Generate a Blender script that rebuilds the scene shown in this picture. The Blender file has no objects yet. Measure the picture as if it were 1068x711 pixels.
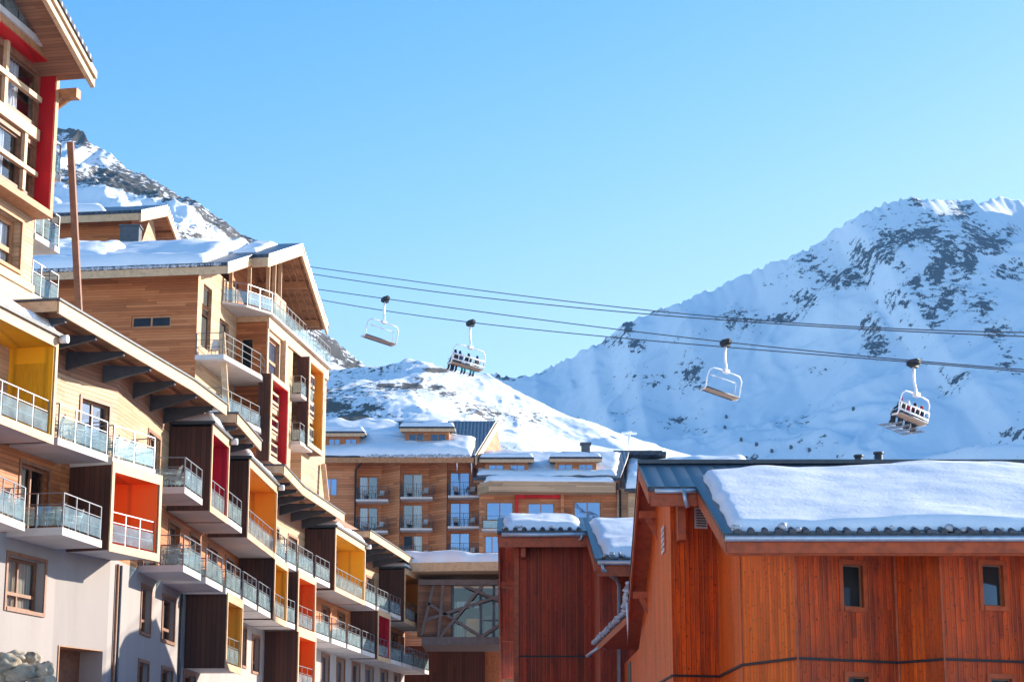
import bpy, bmesh, math, random
import numpy as np
from mathutils import Vector, Matrix, noise as mnoise
random.seed(7)
SC = bpy.context.scene; COL = SC.collection
V = Vector
# ------------------------------------------------------------------ camera geometry (photo measured at 1068 x 711)
F = 2077.0; HOR = 830.0; CZ = 1.6
TH = math.atan((HOR-355.5)/F); CT = math.cos(TH); ST = math.sin(TH)
def ray(px, py):
    x = (px-534)/F; y = (355.5-py)/F; d = CT-y*ST
    return x/d, (ST+y*CT)/d
def atY(px, py, Y):
    a, b = ray(px, py); return V((a*Y, Y, CZ+b*Y))
def atZ(px, py, z):
    a, b = ray(px, py); Y = (z-CZ)/b; return V((a*Y, Y, z))
def proj(p):
    d = p[1]*CT+(p[2]-CZ)*ST; u = -p[1]*ST+(p[2]-CZ)*CT
    return 534+F*p[0]/d, 355.5-F*u/d
# ------------------------------------------------------------------ node helpers
def new_mat(name):
    m = bpy.data.materials.new(name); m.use_nodes = True
    nt = m.node_tree; nt.nodes.clear()
    out = nt.nodes.new('ShaderNodeOutputMaterial')
    b = nt.nodes.new('ShaderNodeBsdfPrincipled')
    nt.links.new(b.outputs[0], out.inputs[0])
    return m, nt, b, out
def N(nt, t, **kw):
    n = nt.nodes.new(t)
    for k, v in kw.items():
        if k in n.inputs: n.inputs[k].default_value = v
        else: setattr(n, k, v)
    return n
def M(nt, op, a, b=None, c=None):
    n = nt.nodes.new('ShaderNodeMath'); n.operation = op
    for i, x in enumerate((a, b, c)):
        if x is None: continue
        if isinstance(x, (int, float)): n.inputs[i].default_value = x
        else: nt.links.new(x, n.inputs[i])
    return n.outputs[0]
def ramp(nt, fac, stops):
    r = nt.nodes.new('ShaderNodeValToRGB')
    while len(r.color_ramp.elements) < len(stops): r.color_ramp.elements.new(0.5)
    for e, (p, c) in zip(r.color_ramp.elements, stops):
        e.position = p; e.color = (*c, 1) if len(c) == 3 else c
    nt.links.new(fac, r.inputs[0]); return r.outputs[0]
def mixc(nt, fac, a, b, mode='MIX'):
    n = nt.nodes.new('ShaderNodeMix'); n.data_type = 'RGBA'; n.blend_type = mode
    for i, x in ((0, fac), (6, a), (7, b)):
        if isinstance(x, (int, float)): n.inputs[i].default_value = x
        elif isinstance(x, (tuple, list)): n.inputs[i].default_value = (*x[:3], 1)
        else: nt.links.new(x, n.inputs[i])
    return n.outputs[2]
def bump(nt, b, h, s, d):
    n = nt.nodes.new('ShaderNodeBump'); n.inputs['Strength'].default_value = s; n.inputs['Distance'].default_value = d
    nt.links.new(h, n.inputs['Height']); nt.links.new(n.outputs[0], b.inputs['Normal'])
def sc3(c, k): return tuple(min(1, x*k) for x in c)
def boards(name, base, w=0.14, axis='v', var=0.25, length=3.2, rough=0.6, weather=0.0, wcol=(0.1, 0.04, 0.03), groove=0.55, pale=None):
    """cladding boards: horizontal (axis v) or vertical (axis u), each board its own tone, dark grooves, grain, knots"""
    m, nt, b, out = new_mat(name)
    uv = N(nt, 'ShaderNodeUVMap', uv_map='UVMap'); sep = N(nt, 'ShaderNodeSeparateXYZ'); nt.links.new(uv.outputs[0], sep.inputs[0])
    a, l = (sep.outputs[1], sep.outputs[0]) if axis == 'v' else (sep.outputs[0], sep.outputs[1])
    t = M(nt, 'DIVIDE', a, w); row = M(nt, 'FLOOR', t); fr = M(nt, 'FRACT', t)
    wn = N(nt, 'ShaderNodeTexWhiteNoise', noise_dimensions='1D'); nt.links.new(row, wn.inputs['W'])
    lt = M(nt, 'FLOOR', M(nt, 'ADD', M(nt, 'DIVIDE', l, length), M(nt, 'MULTIPLY', wn.outputs[0], 7.3)))
    cmb = N(nt, 'ShaderNodeCombineXYZ'); nt.links.new(row, cmb.inputs[0]); nt.links.new(lt, cmb.inputs[1])
    wn2 = N(nt, 'ShaderNodeTexWhiteNoise', noise_dimensions='3D'); nt.links.new(cmb.outputs[0], wn2.inputs['Vector'])
    g = N(nt, 'ShaderNodeMapping'); nt.links.new(uv.outputs[0], g.inputs[0])
    g.inputs['Scale'].default_value = (1.2, 22, 1) if axis == 'v' else (22, 1.2, 1)
    grain = N(nt, 'ShaderNodeTexNoise', Scale=1.6, Detail=5.0, Roughness=0.65); nt.links.new(g.outputs[0], grain.inputs['Vector'])
    pos = N(nt, 'ShaderNodeNewGeometry')
    big = N(nt, 'ShaderNodeTexNoise', Scale=0.45, Detail=3.0); nt.links.new(pos.outputs['Position'], big.inputs['Vector'])
    tone = M(nt, 'ADD', M(nt, 'MULTIPLY', wn2.outputs[0], var), M(nt, 'ADD', M(nt, 'MULTIPLY', grain.outputs[0], var*1.3), M(nt, 'MULTIPLY', big.outputs[0], var*0.9)))
    c = ramp(nt, tone, [(0.0, sc3(base, 0.22)), (var*0.9, sc3(base, 0.62)), (var*1.6, base), (min(1, var*3.2), pale or sc3(base, 1.5))])
    if weather:
        mp = N(nt, 'ShaderNodeMapping'); nt.links.new(uv.outputs[0], mp.inputs[0]); mp.inputs['Scale'].default_value = (1.6, 0.35, 1)
        wt = N(nt, 'ShaderNodeTexNoise', Scale=1.1, Detail=6.0, Roughness=0.7); nt.links.new(mp.outputs[0], wt.inputs['Vector'])
        f = ramp(nt, wt.outputs[0], [(0.42, (0, 0, 0)), (0.68, (weather,)*3)])
        c = mixc(nt, f, c, wcol)
        kn = N(nt, 'ShaderNodeTexNoise', Scale=9.0, Detail=2.0); nt.links.new(uv.outputs[0], kn.inputs['Vector'])
        c = mixc(nt, ramp(nt, kn.outputs[0], [(0.62, (0, 0, 0)), (0.70, (0.75,)*3)]), c, sc3(wcol, 0.4))
        ms = N(nt, 'ShaderNodeMapping'); nt.links.new(uv.outputs[0], ms.inputs[0]); ms.inputs['Scale'].default_value = (9.0, 0.5, 1)
        st = N(nt, 'ShaderNodeTexNoise', Scale=1.3, Detail=7.0, Roughness=0.75); nt.links.new(ms.outputs[0], st.inputs['Vector'])
        c = mixc(nt, ramp(nt, st.outputs[0], [(0.50, (0, 0, 0)), (0.66, (0.35+0.5*weather,)*3)]), c, sc3(wcol, 0.75))
        hl = N(nt, 'ShaderNodeMapRange'); nt.links.new(fr, hl.inputs[0]); hl.inputs[1].default_value = 0.20; hl.inputs[2].default_value = 0.10
        hm_ = M(nt, 'MULTIPLY', M(nt, 'MULTIPLY', hl.outputs[0], 0.45), M(nt, 'GREATER_THAN', wn.outputs[0], 0.45)); c = mixc(nt, hm_, c, (0.85, 0.20, 0.04))
    e = M(nt, 'MINIMUM', fr, M(nt, 'SUBTRACT', 1.0, fr))
    ln = N(nt, 'ShaderNodeMapRange'); nt.links.new(e, ln.inputs[0]); ln.inputs[1].default_value = 0.02; ln.inputs[2].default_value = 0.11
    c = mixc(nt, M(nt, 'MULTIPLY', M(nt, 'SUBTRACT', 1.0, ln.outputs[0]), groove), c, sc3(base, 0.12))
    nt.links.new(c, b.inputs['Base Color']); b.inputs['Roughness'].default_value = rough
    b.inputs['Specular IOR Level'].default_value = 0.3
    bump(nt, b, M(nt, 'ADD', ln.outputs[0], M(nt, 'MULTIPLY', grain.outputs[0], 0.25)), 0.6, 0.012)
    return m
def plain(name, base, rough=0.6, var=0.12, scale=3.0, metal=0.0, bmp=0.15, bs=25.0, spec=0.4, dirt=None, streak=False):
    m, nt, b, out = new_mat(name)
    pos = N(nt, 'ShaderNodeNewGeometry')
    vec = pos.outputs['Position']
    if streak:
        mp = N(nt, 'ShaderNodeMapping'); nt.links.new(vec, mp.inputs[0]); mp.inputs['Scale'].default_value = (1, 1, 0.18); vec = mp.outputs[0]
    n1 = N(nt, 'ShaderNodeTexNoise', Scale=scale, Detail=6.0, Roughness=0.6); nt.links.new(vec, n1.inputs['Vector'])
    c = ramp(nt, n1.outputs[0], [(0.3, sc3(base, 1-var*1.6)), (0.5, base), (0.72, sc3(base, 1+var))])
    if dirt:
        n3 = N(nt, 'ShaderNodeTexNoise', Scale=scale*0.4, Detail=8.0, Roughness=0.7); nt.links.new(vec, n3.inputs['Vector'])
        c = mixc(nt, ramp(nt, n3.outputs[0], [(0.5, (0, 0, 0)), (0.75, (0.35,)*3)]), c, dirt)
    nt.links.new(c, b.inputs['Base Color'])
    b.inputs['Roughness'].default_value = rough; b.inputs['Metallic'].default_value = metal; b.inputs['Specular IOR Level'].default_value = spec
    n2 = N(nt, 'ShaderNodeTexNoise', Scale=bs, Detail=4.0); nt.links.new(pos.outputs['Position'], n2.inputs['Vector'])
    if bmp: bump(nt, b, n2.outputs[0], bmp, 0.02)
    return m
def mk_snow(name='snow', scale=1.0):
    m, nt, b, out = new_mat(name)
    pos = N(nt, 'ShaderNodeNewGeometry')
    n1 = N(nt, 'ShaderNodeTexNoise', Scale=0.8*scale, Detail=8.0, Roughness=0.6); nt.links.new(pos.outputs['Position'], n1.inputs['Vector'])
    n2 = N(nt, 'ShaderNodeTexNoise', Scale=9.0*scale, Detail=5.0, Roughness=0.7); nt.links.new(pos.outputs['Position'], n2.inputs['Vector'])
    c = ramp(nt, n1.outputs[0], [(0.3, (0.80, 0.83, 0.88)), (0.6, (0.88, 0.89, 0.91))])
    nt.links.new(c, b.inputs['Base Color']); b.inputs['Roughness'].default_value = 0.65; b.inputs['Specular IOR Level'].default_value = 0.25
    bump(nt, b, M(nt, 'ADD', n1.outputs[0], M(nt, 'MULTIPLY', n2.outputs[0], 0.30)), 0.55, 0.12/scale)
    return m
def mk_tiles(name='roof_tiles', base=(0.035, 0.042, 0.06), w=0.33, h=0.42):
    m, nt, b, out = new_mat(name)
    uv = N(nt, 'ShaderNodeUVMap', uv_map='UVMap'); sep = N(nt, 'ShaderNodeSeparateXYZ'); nt.links.new(uv.outputs[0], sep.inputs[0])
    u = M(nt, 'FRACT', M(nt, 'DIVIDE', sep.outputs[0], w)); v = M(nt, 'FRACT', M(nt, 'DIVIDE', sep.outputs[1], h))
    prof = M(nt, 'SINE', M(nt, 'MULTIPLY', u, math.pi))
    step = M(nt, 'SUBTRACT', 1.0, v)
    hgt = M(nt, 'ADD', M(nt, 'MULTIPLY', prof, 0.7), M(nt, 'MULTIPLY', step, 0.5))
    cmb = N(nt, 'ShaderNodeCombineXYZ'); nt.links.new(M(nt, 'FLOOR', M(nt, 'DIVIDE', sep.outputs[0], w)), cmb.inputs[0]); nt.links.new(M(nt, 'FLOOR', M(nt, 'DIVIDE', sep.outputs[1], h)), cmb.inputs[1])
    wn = N(nt, 'ShaderNodeTexWhiteNoise'); nt.links.new(cmb.outputs[0], wn.inputs['Vector'])
    c = ramp(nt, wn.outputs[0], [(0, sc3(base, 0.7)), (1, sc3(base, 1.5))])
    c = mixc(nt, ramp(nt, u, [(0.0, (0.7,)*3), (0.12, (0, 0, 0)), (0.9, (0, 0, 0)), (1.0, (0.7,)*3)]), c, (0.01, 0.012, 0.018))
    nt.links.new(c, b.inputs['Base Color']); b.inputs['Roughness'].default_value = 0.35
    bump(nt, b, hgt, 0.9, 0.07)
    return m
def mk_glass(name, tint, trans, gloss, diff=None, dfac=0.0, rough=0.03):
    m, nt, b, out = new_mat(name); nt.nodes.remove(b)
    tr = N(nt, 'ShaderNodeBsdfTransparent', Color=(*trans, 1)); gl = N(nt, 'ShaderNodeBsdfGlossy', Color=(*tint, 1), Roughness=rough)
    mx = N(nt, 'ShaderNodeMixShader'); mx.inputs[0].default_value = gloss
    nt.links.new(tr.outputs[0], mx.inputs[1]); nt.links.new(gl.outputs[0], mx.inputs[2])
    last = mx
    if diff:
        df = N(nt, 'ShaderNodeBsdfDiffuse', Color=(*diff, 1)); m2 = N(nt, 'ShaderNodeMixShader')
        pos = N(nt, 'ShaderNodeNewGeometry')
        n1 = N(nt, 'ShaderNodeTexNoise', Scale=2.2, Detail=4.0); nt.links.new(pos.outputs['Position'], n1.inputs['Vector'])
        nt.links.new(M(nt, 'MULTIPLY', n1.outputs[0], dfac*2), m2.inputs[0])
        nt.links.new(mx.outputs[0], m2.inputs[1]); nt.links.new(df.outputs[0], m2.inputs[2]); last = m2
    nt.links.new(last.outputs[0], out.inputs[0]); return m
def mk_pane(name, base=(0.015, 0.02, 0.03), gloss=0.35, fr_k=0.7):
    m, nt, b, out = new_mat(name)
    pos = N(nt, 'ShaderNodeNewGeometry')
    n1 = N(nt, 'ShaderNodeTexNoise', Scale=0.7, Detail=2.0); nt.links.new(pos.outputs['Position'], n1.inputs['Vector'])
    nt.links.new(ramp(nt, n1.outputs[0], [(0.35, sc3(base, 0.6)), (0.65, sc3(base, 1.8))]), b.inputs['Base Color'])
    b.inputs['Roughness'].default_value = 0.5; b.inputs['Specular IOR Level'].default_value = 0.1
    gl = N(nt, 'ShaderNodeBsdfGlossy', Color=(0.45, 0.66, 1, 1), Roughness=0.02)
    bm_ = N(nt, 'ShaderNodeBump', Strength=0.12, Distance=0.05); nt.links.new(n1.outputs[0], bm_.inputs['Height']); nt.links.new(bm_.outputs[0], gl.inputs['Normal'])
    fr = N(nt, 'ShaderNodeFresnel', IOR=1.5)
    mx = N(nt, 'ShaderNodeMixShader'); nt.links.new(M(nt, 'ADD', M(nt, 'MULTIPLY', fr.outputs[0], fr_k), gloss), mx.inputs[0])
    nt.links.new(b.outputs[0], mx.inputs[1]); nt.links.new(gl.outputs[0], mx.inputs[2]); nt.links.new(mx.outputs[0], out.inputs[0]); return m
def mk_curtain(name, base):
    m, nt, b, out = new_mat(name)
    uv = N(nt, 'ShaderNodeUVMap', uv_map='UVMap'); sep = N(nt, 'ShaderNodeSeparateXYZ'); nt.links.new(uv.outputs[0], sep.inputs[0])
    wv = N(nt, 'ShaderNodeTexNoise', noise_dimensions='1D', Scale=9.0, Detail=2.0); nt.links.new(sep.outputs[0], wv.inputs['W'])
    nt.links.new(ramp(nt, wv.outputs[0], [(0.3, sc3(base, 0.55)), (0.65, base)]), b.inputs['Base Color']); b.inputs['Roughness'].default_value = 0.9
    bump(nt, b, wv.outputs[0], 0.8, 0.06); return m
MT = dict(
    larch=boards('larch_siding', (0.45, 0.140, 0.042), 0.15, 'v', 0.36, pale=(0.64, 0.26, 0.10)),
    larch_far=boards('larch_siding_far', (0.52, 0.195, 0.078), 0.24, 'v', 0.26, pale=(0.78, 0.38, 0.19)),
    pale=boards('pale_siding', (0.52, 0.33, 0.19), 0.15, 'v', 0.14, groove=0.35),
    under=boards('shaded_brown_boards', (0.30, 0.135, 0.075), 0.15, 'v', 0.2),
    soffit=boards('soffit_boards', (0.40, 0.19, 0.09), 0.16, 'v', 0.25),
    trim=plain('pale_timber', (0.58, 0.37, 0.21), 0.6, 0.14, 5.0),
    tan=plain('tan_timber', (0.42, 0.19, 0.08), 0.6, 0.2, 5.0),
    brown=plain('brown_timber', (0.24, 0.105, 0.055), 0.55, 0.2, 5.0),
    dark=boards('dark_stained_boards', (0.085, 0.030, 0.018), 0.20, 'u', 0.22, length=6, groove=0.6),
    plaster=plain('white_plaster', (0.34, 0.305, 0.29), 0.85, 0.05, 1.0, bmp=0.2, dirt=(0.5, 0.46, 0.42), streak=True),
    slab=plain('painted_concrete', (0.56, 0.52, 0.49), 0.8, 0.08, 1.5, bmp=0.12, dirt=(0.42, 0.38, 0.35)),
    red=boards('red_lacquer', (0.60, 0.008, 0.015), 1.1, 'u', 0.09, length=9, rough=0.5, groove=0.3, pale=sc3((0.60, 0.008, 0.015), 1.1)),
    crimson=boards('crimson_lacquer', (0.55, 0.006, 0.03), 1.1, 'u', 0.09, length=9, rough=0.5, groove=0.3, pale=sc3((0.55, 0.006, 0.03), 1.1)),
    yellow=boards('yellow_lacquer', (0.95, 0.46, 0.010), 1.1, 'u', 0.09, length=9, rough=0.5, groove=0.3, pale=sc3((0.95, 0.46, 0.010), 1.1)),
    amber=boards('amber_lacquer', (0.95, 0.42, 0.012), 1.1, 'u', 0.09, length=9, rough=0.5, groove=0.3, pale=sc3((0.95, 0.42, 0.012), 1.1)),
    orange=boards('orange_lacquer', (0.95, 0.30, 0.012), 1.1, 'u', 0.09, length=9, rough=0.5, groove=0.3, pale=sc3((0.95, 0.30, 0.012), 1.1)),
    flame=boards('flame_orange_lacquer', (0.95, 0.14, 0.008), 1.1, 'u', 0.09, length=9, rough=0.5, groove=0.3, pale=sc3((0.95, 0.14, 0.008), 1.1)),
    mustard=boards('mustard_lacquer', (0.75, 0.36, 0.03), 1.1, 'u', 0.09, length=9, rough=0.5, groove=0.3, pale=sc3((0.75, 0.36, 0.03), 1.1)),
    chalet=boards('orange_stained_boards', (0.78, 0.090, 0.004), 0.145, 'u', 0.42, length=7, weather=0.7, wcol=(0.22, 0.028, 0.010), rough=0.5),
    chalet_w=boards('weathered_red_boards', (0.58, 0.068, 0.007), 0.145, 'u', 0.42, length=7, weather=0.85, wcol=(0.15, 0.030, 0.018), rough=0.6),
    chalet_b=boards('smooth_orange_boards', (0.90, 0.125, 0.004), 0.145, 'u', 0.36, length=7, weather=0.25, wcol=(0.2, 0.035, 0.01), rough=0.45, groove=0.6),
    chalet_d=boards('dark_red_boards', (0.38, 0.038, 0.008), 0.15, 'u', 0.42, length=7, weather=0.6, wcol=(0.09, 0.018, 0.010), rough=0.6),
    chalet_t=plain('stained_beam', (0.42, 0.070, 0.015), 0.5, 0.25, 4.0, dirt=(0.15, 0.03, 0.015)),
    metal=plain('galvanised_steel', (0.21, 0.22, 0.245), 0.40, 0.1, 6.0, metal=0.8, bmp=0.05),
    dmetal=plain('dark_grey_steel', (0.075, 0.085, 0.10), 0.5, 0.15, 4.0, metal=0.3, bmp=0.05),
    black=plain('black_rubber', (0.02, 0.02, 0.022), 0.6, 0.2, 6.0),
    white=plain('white_enamel', (0.82, 0.83, 0.85), 0.35, 0.05, 3.0, bmp=0.0),
    cushion=plain('seat_slats', (0.42, 0.30, 0.22), 0.6, 0.2, 12.0),
    gutter=plain('zinc_gutter', (0.50, 0.54, 0.60), 0.4, 0.12, 5.0, metal=0.6),
    mauve=plain('grey_mauve_beam', (0.16, 0.115, 0.105), 0.6, 0.15, 3.0),
    snow=mk_snow(), ice=plain('ice', (0.72, 0.79, 0.86), 0.15, 0.1, 8.0, bmp=0.4, spec=0.8),
    crust=plain('icy_crust', (0.45, 0.46, 0.50), 0.5, 0.45, 7.0, bmp=0.6, bs=12),
    tiles=mk_tiles(), seam=mk_tiles('seamed_roof', (0.012, 0.016, 0.024), 0.42, 6.0),
    rail_glass=mk_glass('balcony_glass', (0.8, 0.95, 1.0), (0.72, 0.84, 0.86), 0.13, (0.60, 0.70, 0.72), 0.16),
    pane=mk_pane('window_pane', gloss=0.08), pane_blue=mk_pane('window_pane_sky', (0.012, 0.03, 0.10), 0.34),
    pane_dark=mk_pane('window_pane_dark', (0.012, 0.013, 0.014), 0.0, 0.35),
    curtain=mk_curtain('linen_curtain', (0.62, 0.56, 0.46)), curtain_w=mk_curtain('white_curtain', (0.78, 0.80, 0.84)),
    clear=mk_glass('clear_window_glass', (1, 1, 1), (0.85, 0.88, 0.9), 0.17),
    rock=plain('lichen_rock', (0.36, 0.30, 0.22), 0.9, 0.6, 1.8, bmp=0.9, bs=6, dirt=(0.05, 0.045, 0.03)),
    plastic=plain('chair_plastic', (0.55, 0.54, 0.52), 0.5, 0.05, 3.0, bmp=0.0),
    bridge_glass=mk_glass('bridge_glass', (1, 1, 1), (0.75, 0.86, 0.84), 0.06), teal=plain('teal_reflection_tone', (0.014, 0.035, 0.032), 0.6, 0.6, 0.5),
    grille=plain('white_grille', (0.7, 0.68, 0.66), 0.5, 0.1, 9.0),
)
# ------------------------------------------------------------------ mesh builder
ORG = {}
def org(o):
    return ORG.get(o.name, V((0, 0, 0))) if o else V((0, 0, 0))
class Fr:
    """vertical plane frame: origin (x, y), u along t, n = outward"""
    def __init__(s, o, t, flip=False):
        s.o = V((o[0], o[1], 0)); s.t = V((t[0], t[1], 0)).normalized(); s.n = V((s.t.y, -s.t.x, 0))
        if flip: s.n = -s.n
    def p(s, u, n, z): return s.o+s.t*u+s.n*n+V((0, 0, z))
    def hit(s, px, py, n=0.0):
        a, b = ray(px, py); d = V((a, 1, b)); o = s.o+s.n*n
        k = (o.dot(s.n))/(d.dot(s.n)); q = d*k
        return (q-o).dot(s.t), CZ+b*k
class MB:
    def __init__(s): s.v = []; s.f = []; s.m = []; s.mi = 0; s.sm = []; s.smooth = False
    def face(s, pts):
        i = len(s.v); s.v += [tuple(p) for p in pts]; s.f.append(tuple(range(i, i+len(pts)))); s.m.append(s.mi); s.sm.append(s.smooth)
    def hexa(s, b, t):
        """b, t: bottom and top rings (same count)"""
        i = len(s.v); n = len(b); s.v += [tuple(p) for p in b]+[tuple(p) for p in t]
        fs = [tuple(range(i+n-1, i-1, -1)), tuple(range(i+n, i+2*n))]
        for k in range(n): fs.append((i+k, i+(k+1) % n, i+n+(k+1) % n, i+n+k))
        s.f += fs; s.m += [s.mi]*len(fs); s.sm += [s.smooth]*len(fs)
    def box(s, x0, x1, y0, y1, z0, z1):
        s.hexa([(x0, y0, z0), (x1, y0, z0), (x1, y1, z0), (x0, y1, z0)], [(x0, y0, z1), (x1, y0, z1), (x1, y1, z1), (x0, y1, z1)])
    def fbox(s, fr, u0, u1, n0, n1, z0, z1):
        q = [(u0, n0), (u1, n0), (u1, n1), (u0, n1)]
        s.hexa([fr.p(a, b, z0) for a, b in q], [fr.p(a, b, z1) for a, b in q])
    def prism(s, pts, z0, z1):
        f0 = z0 if callable(z0) else (lambda p: z0); f1 = z1 if callable(z1) else (lambda p: z1)
        s.hexa([(p[0], p[1], f0(p)) for p in pts], [(p[0], p[1], f1(p)) for p in pts])
    def beam(s, a, b, w, h, up=V((0, 0, 1))):
        a = V(a); b = V(b); d = (b-a).normalized(); x = d.cross(up)
        if x.length < 1e-4: x = d.cross(V((1, 0, 0)))
        x.normalize(); y = x.cross(d).normalized(); x = x*w/2; y = y*h/2
        s.hexa([a-x-y, a+x-y, a+x+y, a-x+y], [b-x-y, b+x-y, b+x+y, b-x+y])
    def tube(s, pts, r, n=6, r2=None):
        pts = [V(p) for p in pts]; i = len(s.v); K = len(pts)
        for k, p in enumerate(pts):
            d = (pts[min(k+1, K-1)]-pts[max(k-1, 0)]).normalized()
            x = d.cross(V((0, 0, 1)))
            if x.length < 1e-3: x = d.cross(V((1, 0, 0)))
            x.normalize(); y = x.cross(d)
            rr = r if r2 is None else r+(r2-r)*k/(K-1)
            for j in range(n):
                a = 2*math.pi*j/n; s.v.append(tuple(p+x*math.cos(a)*rr+y*math.sin(a)*rr))
        for k in range(K-1):
            for j in range(n):
                s.f.append((i+k*n+j, i+k*n+(j+1) % n, i+(k+1)*n+(j+1) % n, i+(k+1)*n+j)); s.m.append(s.mi); s.sm.append(True)
        s.f.append(tuple(range(i+n-1, i-1, -1))); s.f.append(tuple(range(i+(K-1)*n, i+K*n))); s.m += [s.mi]*2; s.sm += [False]*2
    def ell(s, c, r, n=8, m=6, jit=0.0, seed=0):
        c = V(c); rows = []
        for a in range(m+1):
            th = math.pi*a/m; row = []
            for b in range(n):
                ph = 2*math.pi*b/n; d = V((math.sin(th)*math.cos(ph), math.sin(th)*math.sin(ph), math.cos(th)))
                k = 1+jit*mnoise.noise(d*1.7+V((seed*3.1, seed*1.7, 0)))*2
                row.append(len(s.v)); s.v.append(tuple(c+V((d.x*r[0], d.y*r[1], d.z*r[2]))*k))
            rows.append(row)
        for a in range(m):
            for b in range(n):
                s.f.append((rows[a][b], rows[a+1][b], rows[a+1][(b+1) % n], rows[a][(b+1) % n])); s.m.append(s.mi); s.sm.append(True)
    def build(s, name, mats, parent=None, label=None):
        me = bpy.data.meshes.new(name); o0 = org(parent)
        me.from_pydata([(x-o0.x, y-o0.y, z-o0.z) for x, y, z in s.v], [], s.f)
        if not isinstance(mats, (list, tuple)): mats = [mats]
        for mm in mats: me.materials.append(MT[mm] if isinstance(mm, str) else mm)
        me.polygons.foreach_set('material_index', s.m); me.polygons.foreach_set('use_smooth', s.sm)
        bm = bmesh.new(); bm.from_mesh(me)
        bmesh.ops.remove_doubles(bm, verts=bm.verts, dist=0.0004)
        bmesh.ops.recalc_face_normals(bm, faces=bm.faces)
        uvl = bm.loops.layers.uv.new('UVMap')
        for f in bm.faces:
            n = f.normal; t = V((0, 0, 1)).cross(n)
            if t.length < 0.15: t = V((1, 0, 0)); b = V((0, 1, 0))
            else: t.normalize(); b = n.cross(t)
            for l in f.loops:
                p = l.vert.co+o0; l[uvl].uv = (p.dot(t), p.dot(b))
        bm.to_mesh(me); bm.free()
        o = bpy.data.objects.new(name, me); COL.objects.link(o); ORG[o.name] = o0.copy()
        if parent: o.parent = parent
        if label: o['label'] = label
        return o
def thing(name, label, cat, loc=(0, 0, 0), group=None):
    o = bpy.data.objects.new(name, None); COL.objects.link(o); o.location = loc; ORG[o.name] = V(loc); o.empty_display_size = 0.3
    o['label'] = label; o['category'] = cat
    if group: o['group'] = group
    return o
def tag(o, label=None, cat=None, group=None, kind=None):
    if label: o['label'] = label
    if cat: o['category'] = cat
    if group: o['group'] = group
    if kind: o['kind'] = kind
    return o
def copy_tree(o, parent=None):
    c = o.copy(); COL.objects.link(c); ORG[c.name] = org(o)
    if parent: c.parent = parent
    for ch in list(o.children): copy_tree(ch, c)
    return c
# ------------------------------------------------------------------ building bits
def wall(mb, fr, u0, u1, z0, z1, holes=(), depth=0.22, n=0.0, thick=None):
    hs = [(max(h[0], u0), min(h[1], u1), max(h[2], z0), min(h[3], z1), h[4] if len(h) > 4 else depth) for h in holes]
    hs = [h for h in hs if h[1]-h[0] > 0.02 and h[3]-h[2] > 0.02]
    us = sorted({u0, u1, *[h[0] for h in hs], *[h[1] for h in hs]}); zs = sorted({z0, z1, *[h[2] for h in hs], *[h[3] for h in hs]})
    for a, b in zip(us, us[1:]):
        for c, d in zip(zs, zs[1:]):
            cu, cz = (a+b)/2, (c+d)/2
            if any(h[0] < cu < h[1] and h[2] < cz < h[3] for h in hs): continue
            mb.face([fr.p(a, n, c), fr.p(b, n, c), fr.p(b, n, d), fr.p(a, n, d)])
    for a, b, c, d, dep in hs:
        P = lambda u, k, z: fr.p(u, n-k, z)
        e = dep+0.06
        mb.face([P(a, 0, c), P(a, e, c), P(a, e, d), P(a, 0, d)]); mb.face([P(b, 0, c), P(b, e, c), P(b, e, d), P(b, 0, d)])
        mb.face([P(a, 0, c), P(b, 0, c), P(b, e, c), P(a, e, c)]); mb.face([P(a, 0, d), P(b, 0, d), P(b, e, d), P(a, e, d)])
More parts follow.
